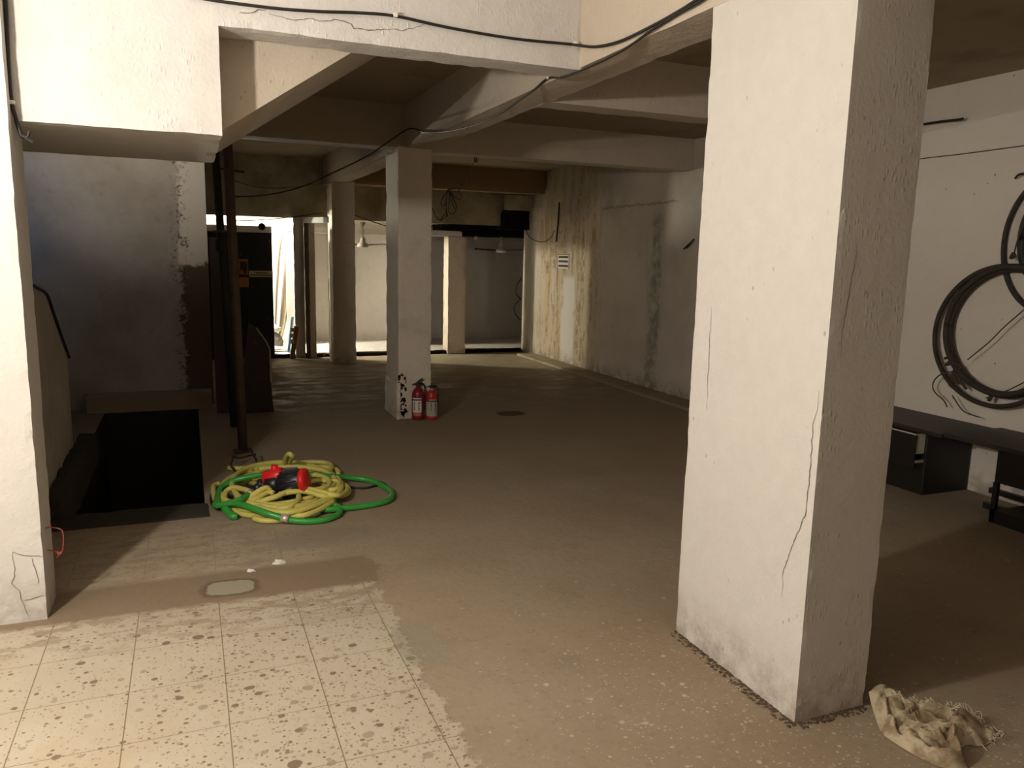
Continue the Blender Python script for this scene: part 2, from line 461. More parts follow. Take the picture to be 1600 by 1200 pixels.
def mat_back_ceiling():
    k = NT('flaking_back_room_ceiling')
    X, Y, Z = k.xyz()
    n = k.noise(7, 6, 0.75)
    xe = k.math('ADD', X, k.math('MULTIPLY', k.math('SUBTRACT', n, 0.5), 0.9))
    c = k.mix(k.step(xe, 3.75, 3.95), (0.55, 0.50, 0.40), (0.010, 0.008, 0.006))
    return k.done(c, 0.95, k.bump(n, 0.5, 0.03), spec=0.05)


def mat_sack():
    k = NT('dirty_woven_sack')
    w = k.n('TexWave', wave_type='BANDS')
    w.inputs['Scale'].default_value = 140
    k.put(w.inputs['Vector'], k.co)
    n = k.noise(9, 6, 0.65)
    c = k.mix(k.step(n, 0.42, 0.6), (0.47, 0.385, 0.26), (0.23, 0.165, 0.095))
    c = k.mix(k.math('MULTIPLY', w.outputs['Fac'], 0.12), c, (0.2, 0.15, 0.09))
    return k.done(c, 0.85, k.bump(k.noise(45, 4), 0.4, 0.008), spec=0.2)


def mat_black_door():
    k = NT('black_painted_sheet_door')
    sv = k.voro(17, k.vec((1, 1, 0.45)))
    m1 = k.mul(k.step(sv.outputs['Distance'], 0.16, 0.08), k.step(k.noise(5, 3), 0.55, 0.65))
    c = k.mix(m1, (0.010, 0.008, 0.007), (0.22, 0.20, 0.16))
    return k.done(c, 0.5, spec=0.3)


M['floor'] = mat_floor()
M['stair_wall'] = mat_stair_wall()
M['right_wall'] = mat_right_wall()
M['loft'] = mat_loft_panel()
M['back_ceiling'] = mat_back_ceiling()
M['sack'] = mat_sack()
M['black_door'] = mat_black_door()


# ------------------------------------------------------------------ mesh helpers
def link(name, bm, mats, parent=None, smooth=False):
    bmesh.ops.recalc_face_normals(bm, faces=bm.faces[:])
    me = bpy.data.meshes.new(name)
    bm.to_mesh(me)
    bm.free()
    for q in (mats if isinstance(mats, (list, tuple)) else [mats]):
        me.materials.append(q)
    if smooth:
        for p in me.polygons:
            p.use_smooth = True
    o = bpy.data.objects.new(name, me)
    COL.objects.link(o)
    if parent is not None:
        o.parent = parent
        o.matrix_parent_inverse = Matrix.Translation(parent.location).inverted()
    return o


def thing(name, label, cat, loc=(0, 0, 0), group=None):
    o = bpy.data.objects.new(name, None)
    o.empty_display_size = 0.05
    o.location = loc
    COL.objects.link(o)
    return tag(o, label, cat, group)


def tag(o, label, cat, group=None):
    o['label'] = label
    o['category'] = cat
    if group:
        o['group'] = group
    return o


def structure(o, label=None, cat=None):
    o['kind'] = 'structure'
    if label:
        o['label'] = label
        o['category'] = cat
    return o


def box(bm, x0, x1, y0, y1, z0, z1, mi=0, bevel=0.0):
    vs = [bm.verts.new((x, y, z)) for x in (x0, x1) for y in (y0, y1) for z in (z0, z1)]
    fs = []
    for q in ((0, 1, 3, 2), (4, 6, 7, 5), (0, 4, 5, 1), (2, 3, 7, 6), (0, 2, 6, 4), (1, 5, 7, 3)):
        f = bm.faces.new([vs[i] for i in q])
        f.material_index = mi
        fs.append(f)
    if bevel:
        es = list({e for f in fs for e in f.edges})
        r = bmesh.ops.bevel(bm, geom=es, offset=bevel, segments=2, affect='EDGES', profile=0.5)
        for f in r['faces']:
            f.material_index = mi
    return vs


def B(*a, **k):
    bm = bmesh.new()
    box(bm, *a, **k)
    return bm


def rough_box(x0, x1, y0, y1, z0, z1, res=0.05, chip=0.008, seed=0.0, wob=0.002):
    """a plastered block with a fine grid: wavering faces and chipped arrises"""
    bm = bmesh.new()
    lo, hi = (x0, y0, z0), (x1, y1, z1)
    n = [max(1, min(160, int(round((hi[i] - lo[i]) / res)))) for i in range(3)]
    cache = {}

    def P(i, j, k):
        key = (i, j, k)
        if key in cache:
            return cache[key]
        idx = (i, j, k)
        p = [lo[a] + (hi[a] - lo[a]) * idx[a] / n[a] for a in range(3)]
        ext = [a for a in range(3) if idx[a] in (0, n[a])]
        q = Vector(p)
        nz = mnoise.noise(q * 7 + Vector((seed, 0, 0))) + 0.6 * mnoise.noise(q * 23 + Vector((0, seed, 0)))
        if len(ext) >= 2:
            hit = max(0.0, nz + 0.15) * chip
            for a in ext:
                p[a] += hit if idx[a] == 0 else -hit
        else:
            a = ext[0]
            w = mnoise.noise(q * 1.6 + Vector((seed, 3, 0))) * wob * 2
            p[a] += w if idx[a] == 0 else -w
        v = bm.verts.new(p)
        cache[key] = v
        return v
    for a, b, c in ((0, 1, 2), (1, 2, 0), (2, 0, 1)):
        for side in (0, n[a]):
            for i in range(n[b]):
                for j in range(n[c]):
                    def at(u, v):
                        idx = [0, 0, 0]
                        idx[a], idx[b], idx[c] = side, u, v
                        return P(*idx)
                    bm.faces.new((at(i, j), at(i + 1, j), at(i + 1, j + 1), at(i, j + 1)))
    return bm


def prism(bm, poly, axis, a, b, mi=0):
    """poly = 2D points; axis = extrusion axis (0,1,2); remaining axes in order"""
    def mk(p, t):
        v = [0, 0, 0]
        o = [q for q in range(3) if q != axis]
        v[axis], v[o[0]], v[o[1]] = t, p[0], p[1]
        return bm.verts.new(v)
    A = [mk(p, a) for p in poly]
    Bv = [mk(p, b) for p in poly]
    fs = [bm.faces.new(A), bm.faces.new(Bv[::-1])]
    k = len(poly)
    for i in range(k):
        fs.append(bm.faces.new((A[i], A[(i + 1) % k], Bv[(i + 1) % k], Bv[i])))
    for f in fs:
        f.material_index = mi


def catmull(pts, sub):
    pts = [Vector(p) for p in pts]
    if len(pts) < 3 or sub <= 1:
        return pts
    out = []
    ext = [pts[0] * 2 - pts[1]] + pts + [pts[-1] * 2 - pts[-2]]
    for i in range(1, len(ext) - 2):
        p0, p1, p2, p3 = ext[i - 1:i + 3]
        for s in range(sub):
            t = s / sub
            out.append(0.5 * ((2 * p1) + (p2 - p0) * t + (2 * p0 - 5 * p1 + 4 * p2 - p3) * t * t + (3 * p1 - p0 - 3 * p2 + p3) * t ** 3))
    out.append(pts[-1])
    return out


def tube(bm, pts, r, seg=8, sub=4, mi=0, closed=False, taper=None):
    pts = catmull(pts, sub)
    q = [pts[0]]
    for p in pts[1:]:
        if (p - q[-1]).length > 1e-4:
            q.append(p)
    pts = q
    n = len(pts)
    rings = []
    nrm = None
    for i, p in enumerate(pts):
        t = (pts[min(i + 1, n - 1)] - pts[max(i - 1, 0)])
        if t.length < 1e-9:
            t = Vector((0, 0, 1))
        t.normalize()
        if nrm is None:
            nrm = t.orthogonal().normalized()
        nrm = (nrm - t * nrm.dot(t))
        if nrm.length < 1e-6:
            nrm = t.orthogonal()
        nrm.normalize()
        bn = t.cross(nrm)
        rr = r if taper is None else r * (1 + (taper - 1) * i / max(1, n - 1))
        rings.append([bm.verts.new(p + (nrm * math.cos(2 * math.pi * s / seg) + bn * math.sin(2 * math.pi * s / seg)) * rr) for s in range(seg)])
    for a, b in zip(rings, rings[1:]):
        for s in range(seg):
            f = bm.faces.new((a[s], a[(s + 1) % seg], b[(s + 1) % seg], b[s]))
            f.material_index = mi
    for rg in (rings[0][::-1], rings[-1]):
        f = bm.faces.new(rg)
        f.material_index = mi
    return bm


def T(pts, r, seg=8, sub=4, **k):
    return tube(bmesh.new(), pts, r, seg, sub, **k)


def lathe(bm, prof, c=(0, 0, 0), axis=Vector((0, 0, 1)), seg=24, mi=0):
    axis = Vector(axis).normalized()
    u = axis.orthogonal().normalized()
    v = axis.cross(u)
    c = Vector(c)
    rings = []
    for r, h in prof:
        rings.append([bm.verts.new(c + axis * h + (u * math.cos(2 * math.pi * s / seg) + v * math.sin(2 * math.pi * s / seg)) * max(r, 1e-4)) for s in range(seg)])
    for a, b in zip(rings, rings[1:]):
        for s in range(seg):
            f = bm.faces.new((a[s], a[(s + 1) % seg], b[(s + 1) % seg], b[s]))
            f.material_index = mi
    bm.faces.new(rings[0][::-1]).material_index = mi
    bm.faces.new(rings[-1]).material_index = mi
    return bm


def crack(bm, pts, normal, w=0.0022, mi=1, seed=1):
    """hairline ribbon lying on a plaster face, jittered between the traced points"""
    rnd = random.Random(seed)
    normal = Vector(normal)
    P = []
    for a, b in zip(pts, pts[1:]):
        k = max(2, int((b - a).length / 0.015))
        for i in range(k):
            p = a.lerp(b, i / k)
            if i:
                d = (b - a).cross(normal).normalized()
                p = p + d * rnd.uniform(-1, 1) * 0.0035
            P.append(p)
    P.append(pts[-1])
    prev = None
    n = len(P)
    for i, p in enumerate(P):
        t = (P[min(i + 1, n - 1)] - P[max(i - 1, 0)]).normalized()
        s = t.cross(normal).normalized() * w * (0.35 + 0.65 * math.sin(math.pi * (i + 0.5) / n)) * rnd.uniform(0.6, 1.2)
        q = p + normal * 0.0025
        cur = (bm.verts.new(q - s), bm.verts.new(q + s))
        if prev:
            f = bm.faces.new((prev[0], prev[1], cur[1], cur[0]))
            f.material_index = mi
        prev = cur


# ================================================================== SETTING
BX0, BX1 = 1.90, 2.15          # long beam
WX = 5.15                      # right wall face
# stair pit in the floor
PX0, PX1, PY0, PY1 = -0.80, 0.04, 5.13, 8.35

bm = bmesh.new()
xs = [-2.2, PX0, PX1, 5.15]
ys = [-2.5, PY0, PY1, 13.5]
grid = [[bm.verts.new((x, y, 0)) for y in ys] for x in xs]
for i in range(3):
    for j in range(3):
        if (i, j) == (1, 1):
            continue
        bm.faces.new((grid[i][j], grid[i + 1][j], grid[i + 1][j + 1], grid[i][j + 1]))
structure(link('floor', bm, M['floor']), 'worn brown concrete floor with a patch of spotted cream tiles', 'floor')

# descending stair pit
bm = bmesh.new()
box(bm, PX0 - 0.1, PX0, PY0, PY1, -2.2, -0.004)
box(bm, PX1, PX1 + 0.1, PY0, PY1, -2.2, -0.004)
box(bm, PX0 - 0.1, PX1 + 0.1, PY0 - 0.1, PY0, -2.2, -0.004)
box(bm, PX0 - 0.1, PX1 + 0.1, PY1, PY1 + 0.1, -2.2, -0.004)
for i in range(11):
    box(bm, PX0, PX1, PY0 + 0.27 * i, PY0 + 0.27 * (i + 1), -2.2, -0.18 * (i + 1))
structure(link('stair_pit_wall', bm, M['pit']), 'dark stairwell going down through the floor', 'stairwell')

# kerb of the pit
structure(link('trim_1', rough_box(PX0, PX1 + 0.02, 4.87, 5.13, -0.02, 0.012, 0.06, 0.006, 3), M['pit']))

# near bay walls and ceilings
structure(link('wall_left', B(-2.4, -2.2, -2.5, 13.5, -0.02, 3.4), M['plaster']))
structure(link('wall_back', B(-2.2, 5.4, -2.7, -2.5, -0.02, 3.4), M['plaster']))
structure(link('wall_right', B(WX, WX + 0.25, -2.5, 12.08, -0.02, 3.0), M['right_wall']), 'long peeling whitewashed wall on the right', 'wall')
bm = bmesh.new()
box(bm, -2.2, BX0, -2.5, 3.78, 3.3, 3.45)
structure(link('ceiling_near', bm, M['plaster']))
bm = bmesh.new()
box(bm, 2.0, WX + 0.2, -2.5, 12.1, 2.88, 3.0)
box(bm, -2.2, 2.0, 3.9, 12.1, 2.93, 3.05)
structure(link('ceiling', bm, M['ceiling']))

# header beam and long beam
bm = rough_box(0.10, BX0 + 0.02, 3.78, 3.98, 2.54, 3.3, 0.04, 0.008, 2)
for tr in (((374, 20), (395, 20), (403, 15), (417, 15)),
           ((420, 22), (440, 26), (455, 31), (480, 29), (505, 33), (527, 31), (548, 37), (553, 45), (580, 47), (610, 46), (630, 48), (650, 42), (665, 38))):
    crack(bm, [ony(x, y, 3.78) for x, y in tr], (0, -1, 0), 0.0020, 1, 5)
structure(link('header_beam', bm, [M['plaster'], M['crack']]), 'white plastered header beam with a long hairline crack', 'beam')
structure(link('long_beam', rough_box(BX0, BX1, -2.5, 12.1, 2.55, 3.3, 0.09, 0.008, 5), M['beam']))
structure(link('cross_beam', rough_box(BX1 - 0.02, WX, 4.67, 4.88, 2.55, 2.9, 0.06, 0.006, 6), M['beam']))
structure(link('cross_beam.001', rough_box(BX1 - 0.02, WX, 7.42, 7.66, 2.55, 2.9, 0.06, 0.006, 7), M['beam']))
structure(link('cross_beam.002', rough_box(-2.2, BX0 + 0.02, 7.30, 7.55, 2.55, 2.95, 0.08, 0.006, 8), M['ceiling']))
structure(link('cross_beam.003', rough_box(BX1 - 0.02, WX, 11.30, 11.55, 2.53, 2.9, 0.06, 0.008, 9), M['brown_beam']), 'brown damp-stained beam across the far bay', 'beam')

# landing box and the flight that climbs right from it
structure(link('stair_landing_wall', rough_box(-2.2, 0.165, 3.78, 5.0, 2.085, 3.3, 0.05, 0.007, 11), M['plaster']), 'white block of the stair landing above the dark stairwell', 'stair landing')
bm = bmesh.new()
prism(bm, [(0.15, 2.12), (0.82, 2.575), (1.85, 3.27), (1.85, 3.3), (0.15, 3.3)], 1, 3.985, 5.0)
structure(link('stair_flight_slab', bm, M['beam']))

# pillars
bm = rough_box(1.903, 2.222, 1.94, 2.67, -0.01, 3.3, 0.02, 0.004, 20, 0.0006)
crack(bm, [onx(x, y, 1.903) for x, y in ((1280, 610), (1278, 640), (1270, 665), (1268, 720), (1260, 800), (1240, 850), (1224, 895), (1222, 935))], (-1, 0, 0), 0.0014, 1, 3)
crack(bm, [onx(x, y, 1.903) for x, y in ((1112, 480), (1108, 560), (1105, 640))], (-1, 0, 0), 0.0012, 1, 4)
crack(bm, [ony(x, y, 1.94) for x, y in ((1338, 380), (1330, 440), (1318, 500), (1312, 560))], (0, -1, 0), 0.0013, 1, 4)
structure(link('pillar', bm, [M['pillar'], M['crack']], smooth=False), 'large white pillar in the right foreground', 'pillar')
bm = rough_box(1.835, 2.16, 7.30, 7.79, -0.01, 2.56, 0.035, 0.012, 30, 0.002)
rnd = random.Random(41)
for i in range(46):
    z = rnd.uniform(0.02, 0.44) ** 1.0
    w_, h_ = rnd.uniform(0.006, 0.022), rnd.uniform(0.008, 0.035)
    x_ = 1.838 + rnd.random() ** 1.6 * 0.075
    pts_ = [bm.verts.new((x_ + w_ * math.cos(a_) * rnd.uniform(0.5, 1.2), 7.2955, z + h_ * math.sin(a_) * rnd.uniform(0.5, 1.2))) for a_ in (0, 0.9, 1.9, 3.0, 4.0, 5.2)]
    bm.faces.new(pts_).material_index = 1
structure(link('pillar.001', bm, [M['pillar_far'], M['dark_brown']]), 'stained pillar with two fire extinguishers at its foot', 'pillar')
bm = rough_box(1.815, 1.85, 7.28, 7.80, -0.01, 0.36, 0.03, 0.02, 33, 0.003)
structure(link('pillar_foot_trim', bm, M['pillar_far']))
structure(link('pillar.002', rough_box(1.892, 2.215, 11.285, 11.70, -0.01, 2.56, 0.04, 0.014, 31, 0.004), M['pillar_far']), 'dark-fronted pillar left of the extinguisher pillar, in the far bay', 'pillar')
structure(link('pillar.003', rough_box(3.815, 4.115, 11.97, 12.22, 0.0, 1.86, 0.04, 0.012, 32, 0.003), M['pillar_far']), 'slim cracked pillar at the back room opening', 'pillar')
bm = rough_box(-2.2, -0.622, 3.69, 3.95, -0.01, 3.3, 0.03, 0.005, 40, 0.0008)
for tr in (((20, 862), (23, 900), (18, 911), (30, 922), (35, 940), (45, 962)), ((20, 862), (40, 868), (66, 870)), ((50, 872), (56, 890), (60, 912)), ((36, 938), (70, 930))):
    crack(bm, [ony(x, y, 3.69) for x, y in tr], (0, -1, 0), 0.0014, 1, 6)
structure(link('pillar.004', bm, [M['pillar_left'], M['crack']]), 'white cracked pillar at the left edge', 'pillar')

# stairwell: far wall, side parapet, low block
sx = ony(327, 450, 8.6).x
structure(link('wall_stair', B(-2.2, sx, 8.6, 8.8, -0.02, 2.95), M['stair_wall']), 'mouldy plaster wall behind the stairwell', 'wall')
structure(link('trim_2', B(-0.95, sx - 0.02, 8.36, 8.6, -0.25, 0.16), M['ceiling']))
bm = bmesh.new()
poly = [onx(x, y, -0.80) for x, y in ((30, 440), (52, 450), (70, 462), (80, 490), (92, 524), (105, 560))]
poly = [(p.y, p.z) for p in poly]
yb = poly[-1][0]
prism(bm, poly + [(yb, -0.3), (3.95, -0.3), (3.95, poly[0][1])] if poly[0][0] > 3.95 else [p for p in poly if p[0] > 3.95] + [(yb, -0.3), (3.95, -0.3), (3.95, poly[1][1] + 0.05)], 0, -0.95, -0.80)
structure(link('stair_parapet_wall', bm, M['stair_wall']))
tag(link('parapet_cable', T([p + Vector((0.012, 0, 0.006)) for p in (onx(x, y, -0.80) for x, y in ((48, 448), (56, 452), (70, 462), (80, 490), (92, 524), (105, 560)))], 0.010, 6, 3), M['black_cable']), 'black cable lying along the sloping top edge of the stair parapet', 'cable')
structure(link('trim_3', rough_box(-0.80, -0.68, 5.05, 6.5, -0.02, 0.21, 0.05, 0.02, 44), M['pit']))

# base ledge of the right wall
structure(link('baseboard_right', rough_box(4.86, WX + 0.01, 5.2, 11.6, -0.01, 0.035, 0.07, 0.012, 50, 0.004), M['floor']))

# far bay: loft panel, back room, side room
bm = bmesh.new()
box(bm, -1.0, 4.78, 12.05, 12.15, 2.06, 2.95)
structure(link('wall_loft', bm, M['loft']), 'dark mildewed panel wall with painted shade above the back room opening', 'wall')
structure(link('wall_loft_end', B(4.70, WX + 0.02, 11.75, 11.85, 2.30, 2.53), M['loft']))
structure(link('trim_4', rough_box(4.72, WX, 11.86, 12.35, 2.0, 2.30, 0.06, 0.02, 51), M['soot']))
bm = rough_box(0.0, 6.0, 12.10, 14.3, -0.02, 0.06, 0.09, 0.03, 52, 0.003)
structure(link('floor_back_room', bm, M['plaster_dirty']))
structure(link('trim_5', rough_box(1.05, WX, 12.0, 12.10, -0.01, 0.055, 0.05, 0.03, 53, 0.01), M['soot']))
structure(link('wall_back_room', B(1.4, 6.0, 13.7, 13.85, 0, 2.2), M['plaster']))
structure(link('wall_back_room_right', B(5.9, 6.05, 12.08, 13.85, 0, 2.2), M['plaster']))
structure(link('wall_back_room_light_block', B(3.42, 3.56, 12.75, 13.7, 0.0, 2.06), M['plaster']))  # unseen partition added to keep lamp light off the right bay
structure(link('ceiling_back_room', B(1.6, 6.0, 12.15, 13.9, 2.06, 2.16), M['back_ceiling']))
structure(link('trim_6', rough_box(1.75, 3.45, 13.0, 13.15, 1.87, 1.97, 0.08, 0.01, 54), M['plaster']))
structure(link('trim_7', rough_box(3.42, 4.05, 11.98, 12.12, 1.86, 1.95, 0.05, 0.02, 55), M['plaster_dirty']))
bm = bmesh.new()
prism(bm, [(3.66, 12.32), (3.80, 12.26), (4.3, 12.30), (5.88, 12.24), (5.88, 13.6), (4.6, 13.6), (4.1, 12.9)], 2, 1.90, 2.05)
structure(link('trim_8', bm, M['soot']))
# side room on the left, closed by the black door, with a side doorway into the back room
structure(link('wall_side_room', B(-0.2, 1.62, 14.3, 14.45, 0, 2.1), M['pillar_far']))
bm = bmesh.new()
box(bm, 1.47, 1.60, 13.2, 14.3, 0, 2.06)
box(bm, 1.47, 1.60, 12.10, 13.2, 1.89, 2.06)
structure(link('wall_side_room_right', bm, M['plaster']))
structure(link('ceiling_side_room', B(-0.2, 1.6, 12.15, 14.4, 2.06, 2.16), M['plaster']))
structure(link('wall_side_room_left', B(-0.2, 0.0, 12.05, 14.3, 0, 2.06), M['plaster']))
structure(link('wall_door_head', B(-0.2, 1.155, 12.10, 12.16, 1.835, 1.93), M['plaster_dirty']))
structure(link('pillar.005', rough_box(1.445, 1.595, 11.98, 12.10, 0, 2.06, 0.04, 0.012, 56, 0.004), M['pillar']), 'narrow bright white pillar beside the hanging cloth', 'pillar')
bm = bmesh.new()
prism(bm, [(1.47, 12.13), (1.60, 12.13), (1.90, 11.71), (1.90, 11.58), (1.82, 11.58)], 2, 1.99, 2.07)
structure(link('lintel', bm, M['plaster']))
# door jamb by the white pillar
d = thing('door_frame', 'rusty brown door frame post with beige jamb between white pillar and dark pillar', 'door frame', (1.67, 11.93, 0))
link('frame_post', rough_box(1.597, 1.655, 11.90, 11.97, 0, 1.99, 0.04, 0.01, 57), M['rust'], d)
link('jamb', rough_box(1.657, 1.745, 11.92, 11.98, 0, 1.99, 0.06, 0.004, 58), M['jamb'], d)
# ================================================================== THINGS
# ---- black door with posters
DY = 12.10
d = thing('metal_door', 'black sheet metal door with scratched paint and pasted notices', 'door', (0.7, DY, 0))
xl, xr = 0.0, ony(427, 460, DY - 0.02).x
zt = 1.835
link('door_leaf', B(xl, xr, DY - 0.02, DY + 0.02, 0.0, zt, bevel=0.002), M['black_door'], d)
link('door_light_stop', B(xr - 0.04, xr, DY + 0.02, DY + 0.12, 0.0, zt), M['black_door'], d)  # unseen post added behind the leaf to stop lamp light spilling out
for q in (0.33, 0.66):
    link('rail', B(xl, xr, DY - 0.035, DY - 0.02, zt * q - 0.02, zt * q + 0.02), M['black_door'], d)
SY = DY - 0.05
a, b = ony(389, 423, SY), ony(427, 433, SY)
sg = tag(link('door_sign', B(a.x, b.x - 0.005, SY, DY - 0.0355, b.z, a.z), M['yellow_sign']), 'narrow yellow sign with two lines of dark print on the black door', 'sign')
bm = bmesh.new()
rnd = random.Random(3)
for row, (u0, u1) in enumerate(((0.22, 0.80), (0.06, 0.95))):
    z = a.z - (a.z - b.z) * (0.30 + 0.40 * row)
    u = u0
    while u < u1:
        w = rnd.uniform(0.03, 0.06)
        box(bm, a.x + (b.x - a.x) * u, a.x + (b.x - a.x) * min(u1, u + w), SY - 0.004, SY + 0.001, z - 0.010, z + 0.010)
        u += w + 0.02
link('print', bm, M['ink'], sg)
a, b = ony(373, 405, SY), ony(389, 449, SY)
ps = tag(link('poster', B(a.x, b.x, DY - 0.028, DY - 0.0205, b.z, a.z), M['orange']), 'torn orange and brown poster pasted on the black door', 'poster')
link('dark_panel', B(a.x + 0.02, b.x - 0.015, DY - 0.032, DY - 0.027, a.z - 0.15, a.z - 0.03), M['dark_brown'], ps)
link('dark_figure', B(a.x + 0.06, a.x + 0.10, DY - 0.032, DY - 0.027, b.z + 0.20, b.z + 0.28), M['dark_brown'], ps)
tag(link('wall_vent', lathe(bmesh.new(), [(0.05, 0), (0.05, 0.02), (0.035, 0.02), (0.03, 0.008)], ony(409, 354, 12.10), (0, -1, 0)), M['soot']), 'round black sooty vent hole above the black door', 'vent')

# ---- hanging white cloth in the side room
bm = bmesh.new()
NU, NV = 36, 40
LE = ((0, 437), (.06, 432), (.2, 428), (.5, 426), (.8, 428), (1, 431))
RE = ((0, 451), (.06, 455), (.3, 455), (.55, 452), (.8, 446), (1, 437))


def lerp_tab(tab, v):
    for (a0, b0), (a1, b1) in zip(tab, tab[1:]):
        if v <= a1:
            return b0 + (b1 - b0) * (v - a0) / (a1 - a0)
    return tab[-1][1]


gridv = []
for j in range(NV + 1):
    v = j / NV
    y_ = 368 + 172 * v
    l_, r_ = lerp_tab(LE, v), lerp_tab(RE, v)
    row = []
    for i in range(NU + 1):
        u = i / NU
        q = ony(l_ + (r_ - l_) * u, y_ + 6 * math.sin(u * 9) * v, 13.35)
        w_ = u + 0.25 * v * v
        fold = 0.030 * math.sin(w_ * 15) + 0.012 * math.sin(w_ * 33 + 1.0)
        q.y -= 0.05 + fold * (0.5 + 0.6 * v) + 0.05 * math.sin(math.pi * u)
        row.append(bm.verts.new(q))
    gridv.append(row)
for j in range(NV):
    for i in range(NU):
        bm.faces.new((gridv[j][i], gridv[j][i + 1], gridv[j + 1][i + 1], gridv[j + 1][i]))
o = link('hanging_cloth', bm, M['curtain'], None, True)
so = o.modifiers.new('thickness', 'SOLIDIFY')
so.thickness = 0.004
tag(o, 'bunched off-white cloth hanging in the lit gap beside the black door', 'curtain')


def blobby(c, rx, ry, rz, seed, amp=0.18, seg=26, rings=16):
    bm = bmesh.new()
    bmesh.ops.create_uvsphere(bm, u_segments=seg, v_segments=rings, radius=1)
    for v in bm.verts:
        p = v.co.copy()
        k = 1 + amp * mnoise.noise(p * 1.9 + Vector((seed, 0, 0))) + 0.5 * amp * mnoise.noise(p * 5 + Vector((0, seed, 0)))
        z = max(p.z * k, -0.55)
        v.co = Vector((c[0] + p.x * k * rx, c[1] + p.y * k * ry, c[2] + (z + 0.55) * rz))
    return bm


g = onz(439, 552)
tag(link('grey_sack', blobby((1.20, 12.75, 0.06), 0.15, 0.18, 0.16, 3), M['grey_bag'], None, True), 'dirty grey sack on the floor under the hanging cloth', 'sack')
tag(link('white_bag', blobby((1.19, 12.78, 0.322), 0.13, 0.14, 0.075, 8, 0.3), M['white_bag'], None, True), 'white plastic bag lying on top of the grey sack', 'bag')
tag(link('white_sheet', blobby((1.25, 12.40, 0.06), 0.20, 0.12, 0.045, 5, 0.3), M['white_bag'], None, True), 'flat white folded sheet on the floor before the grey sack', 'sheet')
p0, p1 = ony(451, 556, 12.2), ony(457, 495, 12.2)
p0.z = 0.065
tag(link('blue_pole', T([p0, p1], 0.022, 10, 1), M['blue_pole']), 'blue painted pole leaning on the white pillar behind the wooden rack', 'pole')
rk = thing('wooden_rack', 'brown varnished wooden rack with pale pegs leaning on the white pillar', 'rack', (1.44, 12.0, 0))
p0, p1 = ony(456, 558, 11.93), ony(463, 511, 11.93)
p0.z = 0.0
bm = bmesh.new()
dx = 0.032
for e in (-1, 1):
    pass
prism(bm, [(p0.x - dx, 0.0), (p0.x + dx, 0.0), (p1.x + dx, p1.z), (p1.x - dx, p1.z + 0.02)], 1, 11.90, 11.95)
link('side_board', bm, M['brown_wood'], rk)
for yy in (515, 524, 533):
    q = ony(455, yy, 11.93)
    link('peg', B(q.x - 0.02, q.x + 0.035, 11.885, 11.90, q.z - 0.03, q.z + 0.03, bevel=0.008), M['pale_wood'], rk)

# ---- pipe props by the stairwell
base = onz(380, 706)
top = ony(356.5, 250, base.y)
dirv = (top - base) / (top.z - base.z)
ptop = base + dirv * (2.93 - base.z)
pr = thing('pipe_prop', 'tall rusty steel pipe prop standing on the floor behind the hoses', 'pipe', base)
link('pipe', T([base + dirv * 0.01, base.lerp(ptop, 0.5), ptop], 0.036, 14, 1), M['rust'], pr, True)
bm = bmesh.new()
box(bm, base.x - 0.07, base.x + 0.07, base.y - 0.07, base.y + 0.07, 0.0, 0.012)
link('base_plate', bm, M['rust'], pr)
b2 = onz(366, 668)
t2 = ony(338, 265, b2.y)
d2 = (t2 - b2) / (t2.z - b2.z)
pt2 = b2 + d2 * 2.55
pr2 = thing('pipe_prop.001', 'dark steel pipe prop standing behind the rusty pipe', 'pipe', b2)
link('pipe', T([b2 + d2 * 0.01, pt2 - Vector((0, 0, 0.0))], 0.034, 12, 1), M['dark_steel'], pr2, True)
q = ony(345, 383, b2.y)
link('collar', T([q - d2 * 0.05, q + d2 * 0.05], 0.047, 12, 1), M['dark_steel'], pr2)
a = ony(343, 263, b2.y - 0.04)
b = ony(381, 269, b2.y - 0.3)
tag(link('steel_rod', T([a, b], 0.009, 6, 1), M['dark_steel']), 'short dark steel rod wired across the two pipe tops', 'rod')
zb_ = ony(345, 362, b2.y).z
tag(link('steel_bar', T([b2 + d2 * zb_ - Vector((0.06, 0.03, 0)), base + dirv * (zb_ - 0.01) + Vector((0.02, 0.03, 0))], 0.010, 6, 1), M['dark_steel']), 'thin dark bar tied across the two pipes at mid height', 'bar')
db = ony(329, 372, 8.25)
db2 = ony(349, 372, 8.25)
bm = bmesh.new()
xw = sx + 0.012
prism(bm, [(8.05, 0.0), (8.085, 0.0), (8.40, db.z), (8.365, db.z + 0.01)], 0, xw, db2.x)
tag(link('dark_plank', bm, M['dark_brown']), 'tall black-stained plank leaning beside the edge of the stair wall', 'plank')
# leaning dark board
bm = bmesh.new()
pl = [ony(x, y, 8.0) for x, y in ((388, 505), (400, 512), (416, 534), (421, 545), (423, 596))]
foot = onz(424, 610)
prism(bm, [(p.x, p.z) for p in pl] + [(pl[-1].x + 0.02, 0.0), (pl[0].x - 0.12, 0.0)], 1, 7.98, 8.02)
lb = tag(link('leaning_board', bm, M['dark_brown']), 'dark brown board with a pale worn edge leaning behind the rusty pipe', 'board')
link('worn_edge', T([p + Vector((0, -0.024, 0)) for p in pl[1:]], 0.008, 6, 1), M['label_grey'], lb)
tag(link('wood_strip', T([onz(385, 596, 0.30), onz(396, 617, 0.03)], 0.011, 6, 1), M['jamb']), 'pale broken wood strip leaning at the foot of the dark board', 'wood strip')

